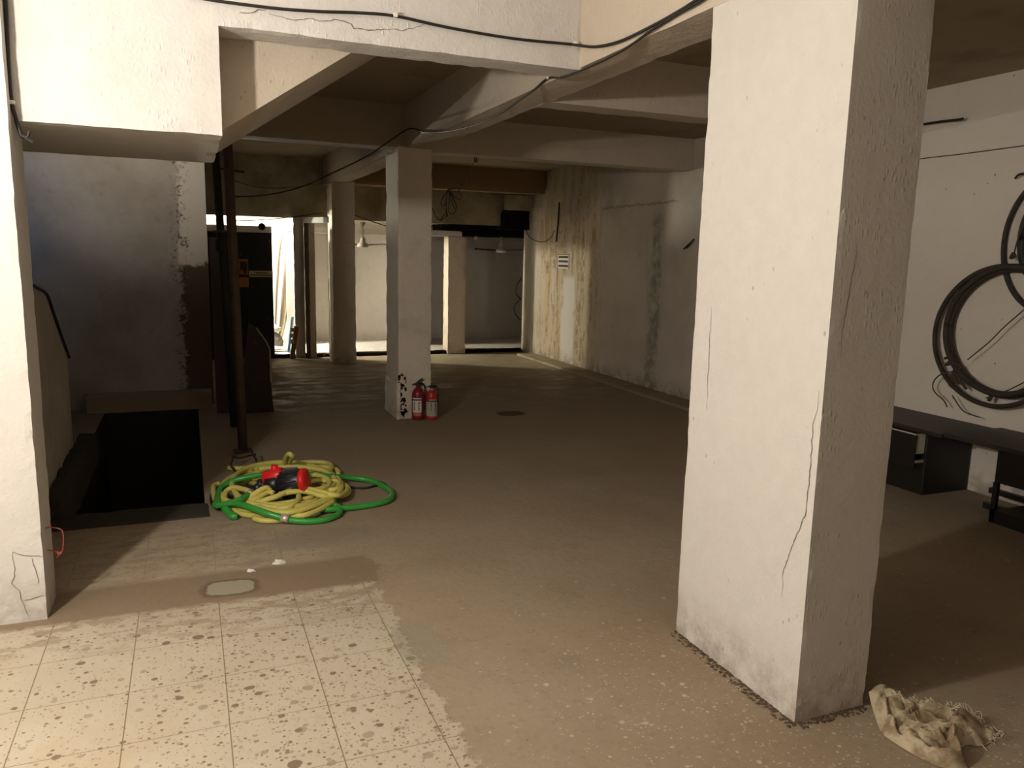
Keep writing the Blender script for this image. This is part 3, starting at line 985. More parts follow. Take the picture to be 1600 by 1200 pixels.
# ---- fire extinguishers
def extinguisher(loc, scale, label, body_mat, top_mat, old):
    e = thing('fire_extinguisher', label, 'fire extinguisher', loc, 'fire extinguishers at the pillar foot')
    L = Vector(loc)
    r, H = 0.058 * scale, 0.31 * scale
    prof = [(r * 0.86, 0), (r * 0.97, 0.006), (r, 0.02), (r, H * 0.74), (r * 0.95, H * 0.82), (r * 0.72, H * 0.91), (r * 0.40, H * 0.97), (r * 0.32, H * 1.0), (r * 0.32, H * 1.03)]
    link('cylinder', lathe(bmesh.new(), prof, L, seg=28), body_mat, e, True)
    if old:
        k0 = 0.60
        link('painted_shoulder', lathe(bmesh.new(), [(r * 1.006, H * k0), (r * 1.006, H * 0.74), (r * 0.957, H * 0.82), (r * 0.73, H * 0.91), (r * 0.41, H * 0.97), (r * 0.36, H * 0.97)], L, seg=28), top_mat, e, True)
    if old:
        link('base_band', lathe(bmesh.new(), [(r * 0.88, 0.0), (r * 0.985, 0.005), (r * 1.006, 0.02), (r * 1.006, H * 0.13), (r * 0.9, H * 0.13)], L, seg=28), top_mat, e, True)
    # label wrapped on the camera side
    ang0 = math.atan2(-L.y, -L.x)
    bmL, bmI = bmesh.new(), bmesh.new()

    def patch(bm_, a0, a1, z0, z1, rr, mi=0):
        n = 10
        pr_ = None
        for i in range(n + 1):
            a_ = ang0 + a0 + (a1 - a0) * i / n
            c_ = (bm_.verts.new(L + Vector((math.cos(a_) * rr, math.sin(a_) * rr, z0))), bm_.verts.new(L + Vector((math.cos(a_) * rr, math.sin(a_) * rr, z1))))
            if pr_:
                bm_.faces.new((pr_[0], c_[0], c_[1], pr_[1])).material_index = mi
            pr_ = c_
    off = -0.25 if not old else 0.25
    s_ = 1 if not old else 1
    patch(bmL, -0.72 + off, 0.85 + off, H * 0.24, H * 0.68, r * 1.012)
    lo_ = link('label', bmL, M['label_white'] if not old else M['label_grey'], e)
    patch(bmI, -0.72 + off, 0.85 + off, H * 0.60, H * 0.645, r * 1.02)
    rn = random.Random(4 if old else 9)
    for cidx in range(2):
        z = H * 0.30
        while z < H * 0.56:
            dz = rn.uniform(0.008, 0.016)
            a_ = -0.45 + cidx * 0.75 + off
            patch(bmI, a_, a_ + rn.uniform(0.15, 0.28), z, z + dz, r * 1.02)
            z += dz + 0.006
    link('print', bmI, M['ink'], lo_)
    if not old:
        bmP = bmesh.new()
        patch(bmP, -0.6 + off, 0.8 + off, H * 0.13, H * 0.23, r * 1.012)
        link('lower_label', bmP, M['pink_label'], e)
    vb = bmesh.new()
    lathe(vb, [(r * 0.36, H * 1.02), (r * 0.40, H * 1.04), (r * 0.40, H * 1.09), (r * 0.22, H * 1.10), (r * 0.22, H * 1.13)], L, seg=16)
    valve = link('valve', vb, M['black_plastic'], e, True)
    hb = bmesh.new()
    z = L.z + H * 1.10
    tube(hb, [L + Vector((-r * 1.0, -0.01, H * 1.07)), L + Vector((0, 0, H * 1.10)), L + Vector((r * 0.9, 0.005, H * 1.085))], r * 0.11, 8, 3)
    link('lower_handle', hb, M['black_plastic'], valve, True)
    if not old:
        hb = bmesh.new()
        tube(hb, [L + Vector((-r * 0.25, 0, H * 1.10)), L + Vector((r * 0.2, 0, H * 1.17)), L + Vector((r * 0.75, 0.005, H * 1.22))], r * 0.17, 8, 3)
        link('squeeze_lever', hb, M['black_plastic'], valve, True)
    hs = bmesh.new()
    tube(hs, [L + Vector((r * 0.3, 0.0, H * 1.06)), L + Vector((r * 1.0, 0.02, H * 1.04)), L + Vector((r * 1.30, 0.02, H * 0.86)), L + Vector((r * 1.17, 0.0, H * 0.55)), L + Vector((r * 1.12, -0.01, H * 0.30))], r * 0.12, 8, 5)
    link('hose', hs, M['black_plastic'], e, True)
    return e


p = onz(653, 655)
extinguisher((p.x, p.y + 0.0, 0), 1.04, 'dark red fire extinguisher with black lever and clean white label, left of the pair', M['red_paint'], M['red_paint'], False)
p = onz(674.5, 655)
extinguisher((p.x, p.y, 0), 0.97, 'old fire extinguisher with bright red shoulder and dirty worn body, right of the pair', M['label_grey'], M['bright_red'], True)

# ---- hoses and pump
def hz(x, y, z=0.03, k=4.706, ox=300, oy=660):
    return onz(ox + x / k, oy + y / k, z)


def hose_path(pts):
    return [hz(*p) for p in pts]


YR, GR = 0.0175, 0.019
yl = bmesh.new()
rng = random.Random(12)
cx, cy = hz(640, 530, 0).x, hz(640, 530, 0).y
# lower layers: rambling loops lying on the floor
path = []
ang = 0.0
for i in range(120):
    t = i / 119
    ang = t * 2 * math.pi * 6.3
    rx = 0.335 + 0.06 * math.sin(ang * 0.31 + 1) + rng.uniform(-0.012, 0.012)
    ry = 0.44 + 0.09 * math.sin(ang * 0.23 + 2) + rng.uniform(-0.012, 0.012)
    zz = YR + 0.0085 * 8 * (0.5 + 0.5 * math.sin(ang * 0.5 + 0.6)) * (0.4 + 0.6 * t)
    path.append(Vector((cx + 0.02 + rx * math.cos(ang), cy + 0.03 + ry * math.sin(ang), zz)))
tube(yl, path, YR, 10, 3)
segs = [
    [(640, 340, .05), (672, 330, .07), (690, 262, .16), (715, 232, .21), (738, 258, .18), (715, 305, .09), (770, 330, .05)],
    [(265, 335, .02), (340, 338, .02), (440, 340, .03), (540, 352, .05), (640, 350, .06), (740, 340, .05)],
    [(720, 325, .05), (800, 297, .04), (920, 292, .04), (1010, 305, .04), (1025, 340, .05), (960, 362, .05), (860, 356, .05)],
    [(730, 325, .03), (850, 328, .03), (1000, 330, .03), (1070, 355, .03), (1075, 385, .02)],
    [(850, 385, .09), (930, 390, .09), (1000, 420, .09), (1005, 460, .08), (940, 490, .08), (860, 500, .08)],
    [(830, 480, .07), (870, 440, .08), (940, 425, .08), (1010, 430, .08), (1080, 440, .07), (1060, 490, .06), (960, 500, .05)],
    [(360, 590, .06), (430, 545, .09), (500, 500, .12), (545, 482, .13), (575, 500, .11)],
    [(380, 600, .05), (470, 560, .08), (560, 515, .10), (600, 520, .10)],
    [(440, 605, .05), (540, 570, .07), (620, 545, .09), (720, 505, .10), (830, 490, .10), (930, 505, .09), (1040, 535, .08), (1110, 530, .06), (1145, 490, .04), (1120, 455, .03)],
    [(640, 530, .09), (740, 510, .10), (850, 510, .09), (960, 540, .08), (1060, 540, .06)],
    [(470, 610, .05), (540, 640, .06), (640, 660, .06), (740, 660, .06), (860, 630, .06), (960, 590, .06), (1045, 560, .05)],
    [(620, 640, .05), (720, 620, .06), (780, 570, .07), (785, 540, .07)],
    [(760, 650, .04), (860, 620, .05), (960, 575, .05), (1030, 560, .05)],
    [(730, 692, .03), (840, 680, .04), (940, 640, .045), (1045, 580, .05)],
    [(300, 645, .03), (360, 672, .02), (450, 685, .02), (560, 690, .02), (700, 690, .02)],
    [(455, 705, .02), (520, 722, .02), (600, 722, .02), (660, 715, .02)],
    [(235, 570, .04), (250, 510, .06), (300, 480, .08), (370, 490, .08), (420, 505, .08)],
    [(330, 410, .02), (390, 375, .03), (470, 370, .03), (560, 370, .04)],
    [(345, 425, .04), (440, 440, .05), (480, 470, .06)],
    [(200, 450, .02), (160, 470, .02), (160, 530, .02), (185, 590, .02), (230, 620, .02)],
    [(440, 340, .04), (436, 370, .06), (440, 400, .04)],
    [(1080, 440, .03), (1140, 470, .02), (1150, 520, .02), (1090, 550, .02)],
]
for sgm in segs:
    tube(yl, hose_path(sgm), YR, 10, 5)
ho = tag(link('yellow_hose', yl, M['yellow_hose'], None, True), 'tangled heap of pale yellow hose on the floor by the stairwell', 'hose')
gl = bmesh.new()
g1 = [(172, 612, .05), (190, 545, .05), (215, 480, .06), (290, 435, .08), (400, 405, .10), (520, 385, .11), (620, 378, .11), (760, 380, .10), (900, 385, .09), (1000, 395, .08), (1150, 405, .04), (1300, 425, .02), (1400, 465, .02),
      (1468, 520, .02), (1455, 565, .02), (1380, 595, .02), (1250, 618, .02), (1100, 632, .025), (1000, 640, .03), (930, 635, .03), (1050, 610, .03), (1090, 640, .02), (1070, 680, .02), (980, 715, .02), (860, 728, .02), (730, 718, .03),
      (640, 695, .05), (540, 665, .07), (440, 630, .08), (350, 600, .08), (260, 595, .07), (172, 612, .05)]
tube(gl, hose_path(g1[:-1]), GR, 12, 5)
tube(gl, hose_path([(172, 612, .05), (260, 600, .07), (340, 575, .09), (400, 540, .10), (432, 520, .10)]), GR, 12, 5)
tube(gl, hose_path([(240, 630, .05), (270, 660, .035), (300, 690, .022), (330, 690, .02)]), GR * 1.2, 12, 5)
gh = tag(link('green_hose', gl, M['green_hose'], None, True), 'bright green hose looped over and around the yellow hose heap', 'hose')


def ring_at(p, q, r, parent, name='hose_clamp'):
    p, q = Vector(p), Vector(q)
    return link(name, lathe(bmesh.new(), [(r * 0.96, 0), (r * 1.16, 0), (r * 1.16, (q - p).length), (r * 0.96, (q - p).length)], p, (q - p), 18), M['clamp'], parent, True)


ring_at(hz(660, 700, .045), hz(712, 712, .038), GR * 1.05, gh)
ring_at(hz(412, 532, .10), hz(440, 516, .10), GR * 1.02, gh)

pm = hz(640, 440, 0.10)
pp = thing('electric_pump', 'black and red electric pump lying on the hose heap', 'pump', (pm.x, pm.y, 0.0))
A0, A1 = hz(490, 468, .10), hz(840, 425, .155)
ax = (A1 - A0).normalized()
Lp = (A1 - A0).length


def along(t):
    return A0 + ax * (Lp * t)


bm = bmesh.new()
lathe(bm, [(0.030, 0), (0.046, 0.01), (0.046, Lp * 0.10), (0.034, Lp * 0.12), (0.034, Lp * 0.17), (0.058, Lp * 0.20), (0.060, Lp * 0.42), (0.05, Lp * 0.45)], A0, ax, 24)
link('pump_housing', bm, M['black_plastic'], pp, True)
bm = bmesh.new()
lathe(bm, [(0.055, Lp * 0.45), (0.072, Lp * 0.48), (0.074, Lp * 0.90), (0.068, Lp * 0.93)], A0, ax, 24)
for i in range(12):
    a_ = 2 * math.pi * i / 12
    u = ax.orthogonal().normalized()
    w = ax.cross(u)
    dd = u * math.cos(a_) + w * math.sin(a_)
    tube(bm, [along(0.50) + dd * 0.074, along(0.88) + dd * 0.074], 0.006, 6, 1)
link('motor_body', bm, M['black_plastic'], pp, True)
link('end_cover', lathe(bmesh.new(), [(0.068, 0), (0.077, 0.004), (0.079, 0.022), (0.075, 0.034), (0.05, 0.040)], along(0.90), ax, 28), M['red_plastic'], pp, True)
bm = bmesh.new()
c = along(0.34) + Vector((-0.0, 0.02, 0.045))
lathe(bm, [(0.03, -0.075), (0.048, -0.06), (0.052, 0.05), (0.035, 0.07)], c, ax + Vector((0, 0, 0.12)), 20)
tube(bm, [c + Vector((0.0, 0, 0.03)), c + Vector((0.005, 0, 0.075))], 0.022, 12, 1)
link('top_cover', bm, M['red_plastic'], pp, True)
link('outlet_port', T([along(0.05), along(0.02) + Vector((-0.03, -0.05, -0.005))], 0.03, 14, 1), M['black_plastic'], pp, True)
link('terminal_box', B(*(lambda q: (q.x - 0.05, q.x + 0.05, q.y - 0.03, q.y + 0.03, q.z, q.z + 0.035))(along(0.66) + Vector((0, -0.01, 0.06))), bevel=0.008), M['black_plastic'], pp)
link('foot', B(*(lambda q: (q.x - 0.07, q.x + 0.07, q.y - 0.06, q.y + 0.06, 0.055, q.z - 0.05))(along(0.68)), bevel=0.006), M['black_plastic'], pp)
for sgm in ([(1000, 400, .04), (1080, 425, .02), (1110, 460, .01), (1180, 478, .01), (1270, 482, .01), (1350, 465, .01), (1420, 455, .01), (1330, 425, .02), (1180, 402, .03)],
            [(145, 520, .02), (138, 580, .015), (165, 625, .01), (195, 630, .01), (170, 560, .02), (200, 490, .03), (280, 470, .05), (330, 465, .06), (420, 475, .07), (480, 500, .08)],
            [(520, 610, .02), (600, 590, .02), (640, 560, .04), (700, 560, .04), (780, 560, .03), (850, 545, .02)],
            [(560, 615, .015), (640, 600, .015), (720, 580, .015), (800, 590, .015), (860, 560, .015)],
            [(230, 520, .05), (290, 540, .05), (330, 560, .05), (280, 600, .05)]):
    link('power_cable', T(hose_path(sgm), 0.0075, 6, 5), M['black_cable'], pp, True)

# wire frame bent on the floor by the pipe foot
wl = bmesh.new()
for sgm in ([(345, 385, .01), (305, 345, .03), (285, 310, .06), (300, 270, .09), (295, 240, .12), (330, 212, .14), (365, 215, .12)],
            [(300, 250, .08), (350, 262, .08), (440, 240, .08), (470, 238, .08)],
            [(440, 205, .10), (450, 240, .10), (470, 270, .06), (480, 320, .01)]):
    tube(wl, hose_path(sgm), 0.0075, 6, 4)
tag(link('wire_loop', wl, M['black_cable'], None, True), 'bent black wire loop on the floor at the foot of the rusty pipe', 'wire')

# small scraps
for nm, lb, px, py, s in (('plaster_chip', 'crumpled white plaster chip on the floor right of the grey cement patch', 436, 880, 0.022),
                          ('paper_scrap', 'tiny white paper scrap at the edge of the grey cement patch', 392, 893, 0.014)):
    p = onz(px, py)
    bm = blobby((p.x, p.y, 0.0), s * 1.5, s, s * 0.5, px, 0.6, 12, 8)
    tag(link(nm, bm, M['chip']), lb, 'scrap')

# red cord on the left pillar
bm = bmesh.new()
tube(bm, [ony(x, y, 3.80) for x, y in ((93, 863), (80, 860), (72, 858), (71, 848), (67, 830), (72, 825), (82, 824), (97, 829), (99, 848), (97, 862), (92, 868))], 0.0028, 6, 3)
tube(bm, [ony(x, y, 3.80) for x, y in ((86, 861), (93, 866), (96, 862))], 0.006, 6, 3)
tube(bm, [ony(x, y, 3.80) for x, y in ((94, 864), (90, 869), (87, 872))], 0.004, 6, 3)
tag(link('red_cord', bm, M['red_cord'], None, True), 'thin red cord loop tied low on the left pillar', 'cord')

# ---- cables on the beams
hy = 3.765
bx = BX0 - 0.016
c1 = [ony(x, y, hy) for x, y in ((290, -8), (330, 0), (380, 7), (440, 14), (500, 18), (560, 20), (617, 25), (700, 43), (800, 60), (880, 68))]
c1 += [ony(898, 70, hy) + Vector((-0.01, 0, 0))]
c1 += [onx(x, y, bx) for x, y in ((922, 73), (945, 71), (975, 62), (1020, 40), (1060, 18), (1100, -8), (1140, -40))]
w = tag(link('power_cable', T(c1, 0.007, 8, 4), M['black_cable'], None, True), 'black cable clipped along the white header beam', 'cable')
for x, y in ((617, 25), (898, 70)):
    q = ony(x, y, 3.772)
    link('cable_clip', B(q.x - 0.010, q.x + 0.010, q.y - 0.022, q.y + 0.006, q.z - 0.008, q.z + 0.012, bevel=0.003), M['white_clip'], w)
c2 = [onx(x, y, bx) for x, y in ((1140, -35), (1100, -2), (1062, 20), (1020, 46), (985, 71), (950, 91), (915, 107), (880, 121), (857, 122), (835, 140), (810, 158), (780, 178), (740, 196), (700, 205), (665, 207), (640, 201))]
y0 = 7.25
e = [(612, 218), (580, 240), (550, 256), (520, 270), (485, 287), (450, 298), (420, 304), (390, 307), (366, 307)]
for i, (x, y) in enumerate(e):
    c2.append(ony(x, y, y0 + (base.y + 0.02 - y0) * (i + 1) / len(e)))
w = tag(link('power_cable.001', T(c2, 0.006, 8, 4), M['black_cable'], None, True), 'black cable sagging from the long beam across to the rusty pipe', 'cable')
q = onx(857, 122, bx)
link('cable_clip', B(q.x - 0.008, q.x + 0.012, q.y - 0.01, q.y + 0.01, q.z - 0.006, q.z + 0.012, bevel=0.003), M['white_clip'], w)
e = ((362, 281), (400, 292), (440, 294), (480, 290), (500, 288), (518, 286))
tag(link('thin_cable', T([ony(x, y, 6.5 + (11.26 - 6.5) * i / 5) for i, (x, y) in enumerate(e)], 0.0055, 6, 4), M['thin_wire']), 'thin dark wire strung from the pipe tops to the dark-fronted pillar', 'wire')
tag(link('thin_cable.001', T([ony(x, y, 12.0) for x, y in ((366, 345), (400, 344), (440, 341), (480, 336), (505, 333))], 0.006, 6, 4), M['thin_wire']), 'thin dark wire along the bright side room ceiling edge', 'wire')
tag(link('thin_cable.002', T([ony(x, y, 11.7 - 0.25 * i) for i, (x, y) in enumerate(((540, 330), (565, 340), (590, 349), (612, 356)))], 0.007, 6, 4), M['thin_wire']), 'thin dark wire sloping between the two middle pillars', 'wire')
# left vertical cable
lc = [ony(x, y, 3.76) for x, y in ((8, -10), (10, 30), (12, 80), (15, 130), (18, 160), (25, 186), (33, 211), (38, 214))]
w = tag(link('power_cable.002', T(lc, 0.008, 8, 4), M['black_cable'], None, True), 'black cable running down the corner beside the left pillar', 'cable')
q = ony(18, 161, 3.765)
link('cable_clip', B(q.x - 0.012, q.x + 0.012, q.y - 0.015, q.y + 0.008, q.z - 0.006, q.z + 0.010, bevel=0.003), M['white_clip'], w)
bm = bmesh.new()
tube(bm, [ony(x, y, 3.75) for x, y in ((46, 205), (43, 214), (36, 213))], 0.006, 6, 2)
tube(bm, [ony(x, y, 3.75) for x, y in ((34, 211), (43, 217), (52, 223))], 0.006, 6, 2)
link('frayed_end', bm, M['black_cable'], w)

# cable bundle in the far bay
h0 = onz(743, 243, 2.865)
bm = bmesh.new()
tube(bm, [h0, h0 + Vector((-0.01, 0, -0.06)), h0 + Vector((0.02, 0, -0.08)), h0 + Vector((0.015, 0, -0.02))], 0.008, 6, 4)
e = ((742, 252), (735, 262), (729, 282), (718, 293), (700, 297))
tube(bm, [h0 + Vector((0, 0, -0.06))] + [ony(x, y, h0.y + (11.22 - h0.y) * (i + 1) / 5) for i, (x, y) in enumerate(e)], 0.006, 6, 4)
K = 11.22
for lp in (((700, 297), (692, 308), (689, 318), (692, 323), (697, 318), (697, 335), (700, 338)),
           ((700, 297), (697, 312), (698, 330), (700, 337)),
           ((701, 297), (702, 312), (701, 330), (706, 335), (712, 330), (712, 320), (705, 305), (701, 297)),
           ((702, 298), (708, 308), (713, 322), (711, 327), (706, 315), (702, 300)),
           ((704, 298), (710, 307), (719, 312), (721, 306), (716, 296), (714, 292)),
           ((700, 337), (695, 340), (688, 345), (693, 337), (699, 333)),
           ((688, 345), (683, 341), (678, 331), (674, 322)),
           ((700, 296), (712, 294), (720, 296)), ((718, 286), (722, 289), (726, 287))):
    tube(bm, [ony(x, y, K) for x, y in lp], 0.0062, 6, 4)
tag(link('cable_bundle', bm, M['black_cable'], None, True), 'looped bundle of black wire hanging under the brown beam', 'wire bundle')

# ---- right wall fittings (far)
wx = WX - 0.008
tag(link('conduit', T([onx(874, 316, wx), onx(872, 350, wx), onx(869, 378, wx)], 0.014, 8, 1), M['dark_steel']), 'short dark vertical conduit on the peeling wall above the notice', 'conduit')
tag(link('wall_wire', T([onx(x, y, wx) for x, y in ((821, 354), (823, 364), (832, 374), (848, 378), (860, 372), (866, 360))], 0.006, 6, 4), M['thin_wire']), 'thin wire drooping on the peeling wall left of the conduit', 'wire')
a, b = onx(873, 397, wx), onx(888.5, 420, wx)
nt = tag(link('wall_notice', B(WX - 0.012, WX - 0.002, b.y, a.y, b.z, a.z), M['label_white']), 'white notice plate with three dark printed lines on the peeling wall', 'notice')
bm = bmesh.new()
rnd = random.Random(5)
for row in (0.20, 0.50, 0.82):
    z = a.z + (b.z - a.z) * row
    u = 0.06
    while u < 0.92:
        w_ = rnd.uniform(0.05, 0.11)
        box(bm, WX - 0.016, WX - 0.011, a.y + (b.y - a.y) * min(0.94, u + w_), a.y + (b.y - a.y) * u, z - 0.016, z + 0.016)
        u += w_ + 0.03
box(bm, WX - 0.016, WX - 0.011, b.y, a.y, a.z - 0.012, a.z - 0.002)
link('print', bm, M['ink'], nt)
bm = bmesh.new()
tube(bm, [onx(1084, 374, WX - 0.04), onx(1076, 382, WX - 0.02), onx(1068, 389, wx)], 0.008, 6, 2)
tube(bm, [onx(1080, 379, WX - 0.04), onx(1073, 388, wx)], 0.006, 6, 2)
tag(link('wall_hook', bm, M['dark_steel']), 'dark bent hook on the right wall beside the large pillar', 'hook')

# ---- right wall fittings (near)
tag(link('wall_hook.001', T([onx(1425, 197, WX - 0.01), onx(1470, 190, WX - 0.05), onx(1498, 187, WX - 0.07), onx(1505, 185, WX - 0.07)], 0.009, 8, 2), M['dark_steel']), 'dark steel rod sticking out high on the right wall', 'hook')
tag(link('wall_wire.001', T([onx(x, y, wx) for x, y in ((1425, 250), (1455, 246), (1500, 241), (1560, 233), (1620, 225))], 0.0035, 6, 3), M['thin_wire']), 'thin wire stretched along the right wall above the cable coils', 'wire')
tag(link('wall_hook.002', T([onx(x, y, WX - 0.05) for x, y in ((1586, 279), (1592, 273), (1600, 272), (1612, 276))], 0.008, 6, 3), M['dark_steel']), 'small bent wall hook above the upper cable coil', 'hook')


def coil(name, label, cxy, ry, rz, tilt, strands, seed):
    c0 = onx(cxy[0], cxy[1], WX - 0.07)
    r_ = random.Random(seed)
    o = thing(name, label, 'cable coil', (WX - 0.07, c0.y, c0.z), 'cable coils on the right wall')
    for nm, dr, off, rad, mt in strands:
        bm_ = bmesh.new()
        pts = []
        wb = 0.018 if tilt < 1 else 0.006
        n_ = 44
        for i in range(n_ + 1):
            a_ = 2 * math.pi * i / n_
            wob = 1 + 0.012 * math.sin(3 * a_ + seed) + dr
            pts.append(Vector((WX - 0.07 + off[0] + wb * math.sin(a_ + tilt), c0.y + off[1] + ry * wob * math.cos(a_), c0.z + off[2] + rz * wob * math.sin(a_))))
        tube(bm_, pts, rad, 10, 2)
        link(nm, bm_, mt, o, True)
    return o, c0


co, cc = coil('cable_coil', 'thick black cable coil hung low on the right wall above the desk', (1556, 526), 0.475, 0.475, 0.5,
              (('cable', 0.0, (0, 0, 0), 0.017, M['old_cable']), ('cable', -0.11, (0.01, -0.055, 0.035), 0.026, M['old_cable']), ('cable', -0.10, (-0.02, -0.055, 0.045), 0.020, M['old_cable'])), 2)
bm = bmesh.new()
fx = WX - 0.075
for tr, r_ in ((((1484, 565), (1478, 570), (1490, 568), (1502, 574), (1490, 580), (1500, 590), (1496, 600)), 0.010),
               (((1492, 577), (1486, 590), (1494, 598), (1490, 585), (1500, 595), (1510, 608)), 0.010),
               (((1476, 560), (1490, 556)), 0.009), (((1490, 580), (1470, 585), (1458, 598), (1460, 612), (1474, 625), (1480, 636)), 0.005),
               (((1488, 480), (1497, 460), (1520, 442)), 0.004), (((1512, 562), (1545, 535), (1570, 510), (1605, 480)), 0.004),
               (((1462, 555), (1478, 590), (1486, 605), (1510, 618)), 0.004), (((1488, 618), (1505, 642), (1530, 652)), 0.004),
               (((1540, 622), (1570, 612), (1605, 595)), 0.004), (((1545, 626), (1549, 618)), 0.014)):
    tube(bm, [onx(x, y, fx - 0.02) for x, y in tr], r_, 6, 4)
link('binding_wire', bm, M['thin_wire'], co, True)
co2, cc2 = coil('cable_coil.001', 'upper cable coil with black bundle, cut by the right edge', (1648, 378), 0.375, 0.45, 1.2,
                (('cable', 0.0, (0.042, 0, 0), 0.017, M['old_cable']), ('cable', -0.2, (0.045, -0.06, 0.0), 0.008, M['old_cable']), ('cable', -0.3, (0.03, -0.02, 0.03), 0.03, M['black_cable'])), 5)
bm = bmesh.new()
for tr, r_ in ((((1584, 395), (1579, 403), (1586, 400), (1582, 396)), 0.011), (((1584, 398), (1590, 375), (1600, 345)), 0.005)):
    tube(bm, [onx(x, y, fx - 0.02) for x, y in tr], r_, 6, 4)
link('binding_wire', bm, M['thin_wire'], co2, True)

# ---- black desks along the right wall
dk = thing('desk', 'black desk against the right wall with its top drawer pulled open', 'desk', (4.9, 4.2, 0))
zt = 0.485
link('desk_top', B(4.60, WX - 0.005, 3.62, 5.2, zt - 0.03, zt, bevel=0.004), M['desk_top'], dk)
link('pedestal', B(4.69, WX - 0.02, 3.79, 4.30, 0.0, zt - 0.032, bevel=0.006), M['black_wood'], dk)
dr = link('drawer', B(4.585, 4.60, 3.80, 4.29, 0.20, 0.435, bevel=0.003), M['black_wood'], dk)
bm = bmesh.new()
box(bm, 4.60, 4.69, 3.81, 3.825, 0.30, 0.440)
box(bm, 4.60, 4.69, 4.25, 4.265, 0.30, 0.440)
box(bm, 4.598, 4.606, 3.81, 4.265, 0.30, 0.442)
box(bm, 4.60, 4.69, 3.825, 4.25, 0.30, 0.31)
link('drawer_side', bm, M['drawer_white'], dr)
bm = bmesh.new()
box(bm, 4.60, 4.70, 3.805, 3.815, 0.235, 0.255)
link('drawer_slide', bm, M['clamp'], dr)
link('side_panel', B(4.62, WX - 0.02, 5.15, 5.18, 0.0, zt - 0.032), M['black_wood'], dk)

dk2 = thing('computer_desk', 'black open computer desk with low shelf, nearest on the right wall', 'desk', (4.9, 2.95, 0))
zt2 = 0.50
link('desk_top', B(4.60, WX - 0.005, 2.40, 3.60, zt2 - 0.03, zt2, bevel=0.004), M['desk_top'], dk2)
link('drawer_box', B(4.63, WX - 0.05, 2.42, 3.24, 0.26, zt2 - 0.032, bevel=0.004), M['black_wood'], dk2)
link('corner_post', B(4.63, 4.655, 3.215, 3.245, 0.0, 0.26), M['black_wood'], dk2)
link('corner_post', B(5.06, 5.085, 3.215, 3.245, 0.0, 0.26), M['black_wood'], dk2)
link('side_panel', B(4.63, WX - 0.05, 2.42, 2.45, 0.0, 0.26), M['black_wood'], dk2)
link('plinth', B(4.63, 4.655, 2.45, 3.245, 0.0, 0.085), M['black_wood'], dk2)
link('low_shelf', B(4.655, WX - 0.05, 2.45, 3.215, 0.070, 0.085), M['desk_top'], dk2)
link('brace_bar', B(4.90, 4.935, 2.45, 3.46, 0.10, 0.135), M['black_wood'], dk2)
link('foot_bar', B(4.86, 4.90, 3.245, 3.46, 0.0, 0.04), M['black_wood'], dk2)

# ---- sack on the floor by the large pillar
OUT = [(1357, 1083, .055), (1374, 1072, .06), (1388, 1092, .03), (1396, 1088, .07), (1412, 1092, .075), (1440, 1100, .075), (1470, 1104, .07), (1500, 1106, .06), (1522, 1122, .03), (1553, 1143, .015),
       (1553, 1156, .0), (1535, 1168, .0), (1510, 1166, .0), (1500, 1180, .0), (1512, 1203, .0), (1480, 1203, .0), (1445, 1190, .0), (1405, 1167, .0), (1378, 1147, .0), (1366, 1118, .005)]
outl = [onz(x, y, z) for x, y, z in OUT]
cen = onz(1440, 1135, 0.04)
bm = bmesh.new()
NR, NS = 26, 120
ol = catmull(outl + [outl[0]], 6)[:-1]
NS = len(ol)
rings = []
for j in range(1, NR + 1):
    t = j / NR
    rg = []
    for i in range(NS):
        p = cen.lerp(ol[i], t)
        q = Vector((p.x, p.y, 0))
        wv = Vector((q.x * 11 + q.y * 7, q.y * 17 - q.x * 6, 1.7))
        f1 = mnoise.noise(wv)
        f2 = 1 - abs(mnoise.noise(Vector((q.x * 15 - q.y * 5 + f1, q.y * 24 + q.x * 11, 4.2)))) * 2.4
        f3 = 1 - abs(mnoise.noise(Vector((q.x * 38 + q.y * 20, q.y * 52, 2)))) * 2
        env = min(1.0, 0.10 + (1 - t) * 4.5)
        z = p.z * (0.55 + 0.45 * t) + env * (0.012 + 0.026 * f1 + 0.024 * f2 + 0.009 * f3)
        front = NS * 0.58 < i < NS * 0.97
        if front:
            z += 0.026 * math.exp(-((t - 0.80 - 0.05 * math.sin(i * 0.16)) / 0.07) ** 2) - 0.018 * math.exp(-((t - 0.62) / 0.05) ** 2)
        rg.append(bm.verts.new((p.x, p.y, max(0.004, z))))
    rings.append(rg)
cv = bm.verts.new((cen.x, cen.y, 0.055))
for i in range(NS):
    bm.faces.new((cv, rings[0][i], rings[0][(i + 1) % NS]))
for a_, b_ in zip(rings, rings[1:]):
    for i in range(NS):
        bm.faces.new((a_[i], b_[i], b_[(i + 1) % NS], a_[(i + 1) % NS]))
sk = tag(link('cloth_sack', bm, M['sack'], None, True), 'crumpled dirty beige sack on the floor by the large pillar', 'sack')
bm = bmesh.new()
rnd = random.Random(8)
for i in range(90):
    t = rnd.uniform(0.0, 0.42)
    p = ol[int((0.14 + t * 0.62) * NS) % NS] if i % 4 else ol[int(rnd.uniform(0.40, 0.52) * NS)]
    p = p + Vector((rnd.uniform(-.012, .012), rnd.uniform(-.02, .006), 0.004))
    d1_ = Vector((rnd.uniform(-.018, .018), rnd.uniform(-.018, .018), rnd.uniform(-0.004, .014)))
    d2_ = d1_ + Vector((rnd.uniform(-.012, .012), rnd.uniform(-.012, .012), rnd.uniform(-.008, .010)))
    tube(bm, [p, p + d1_, p + d2_], 0.0011, 4, 2)
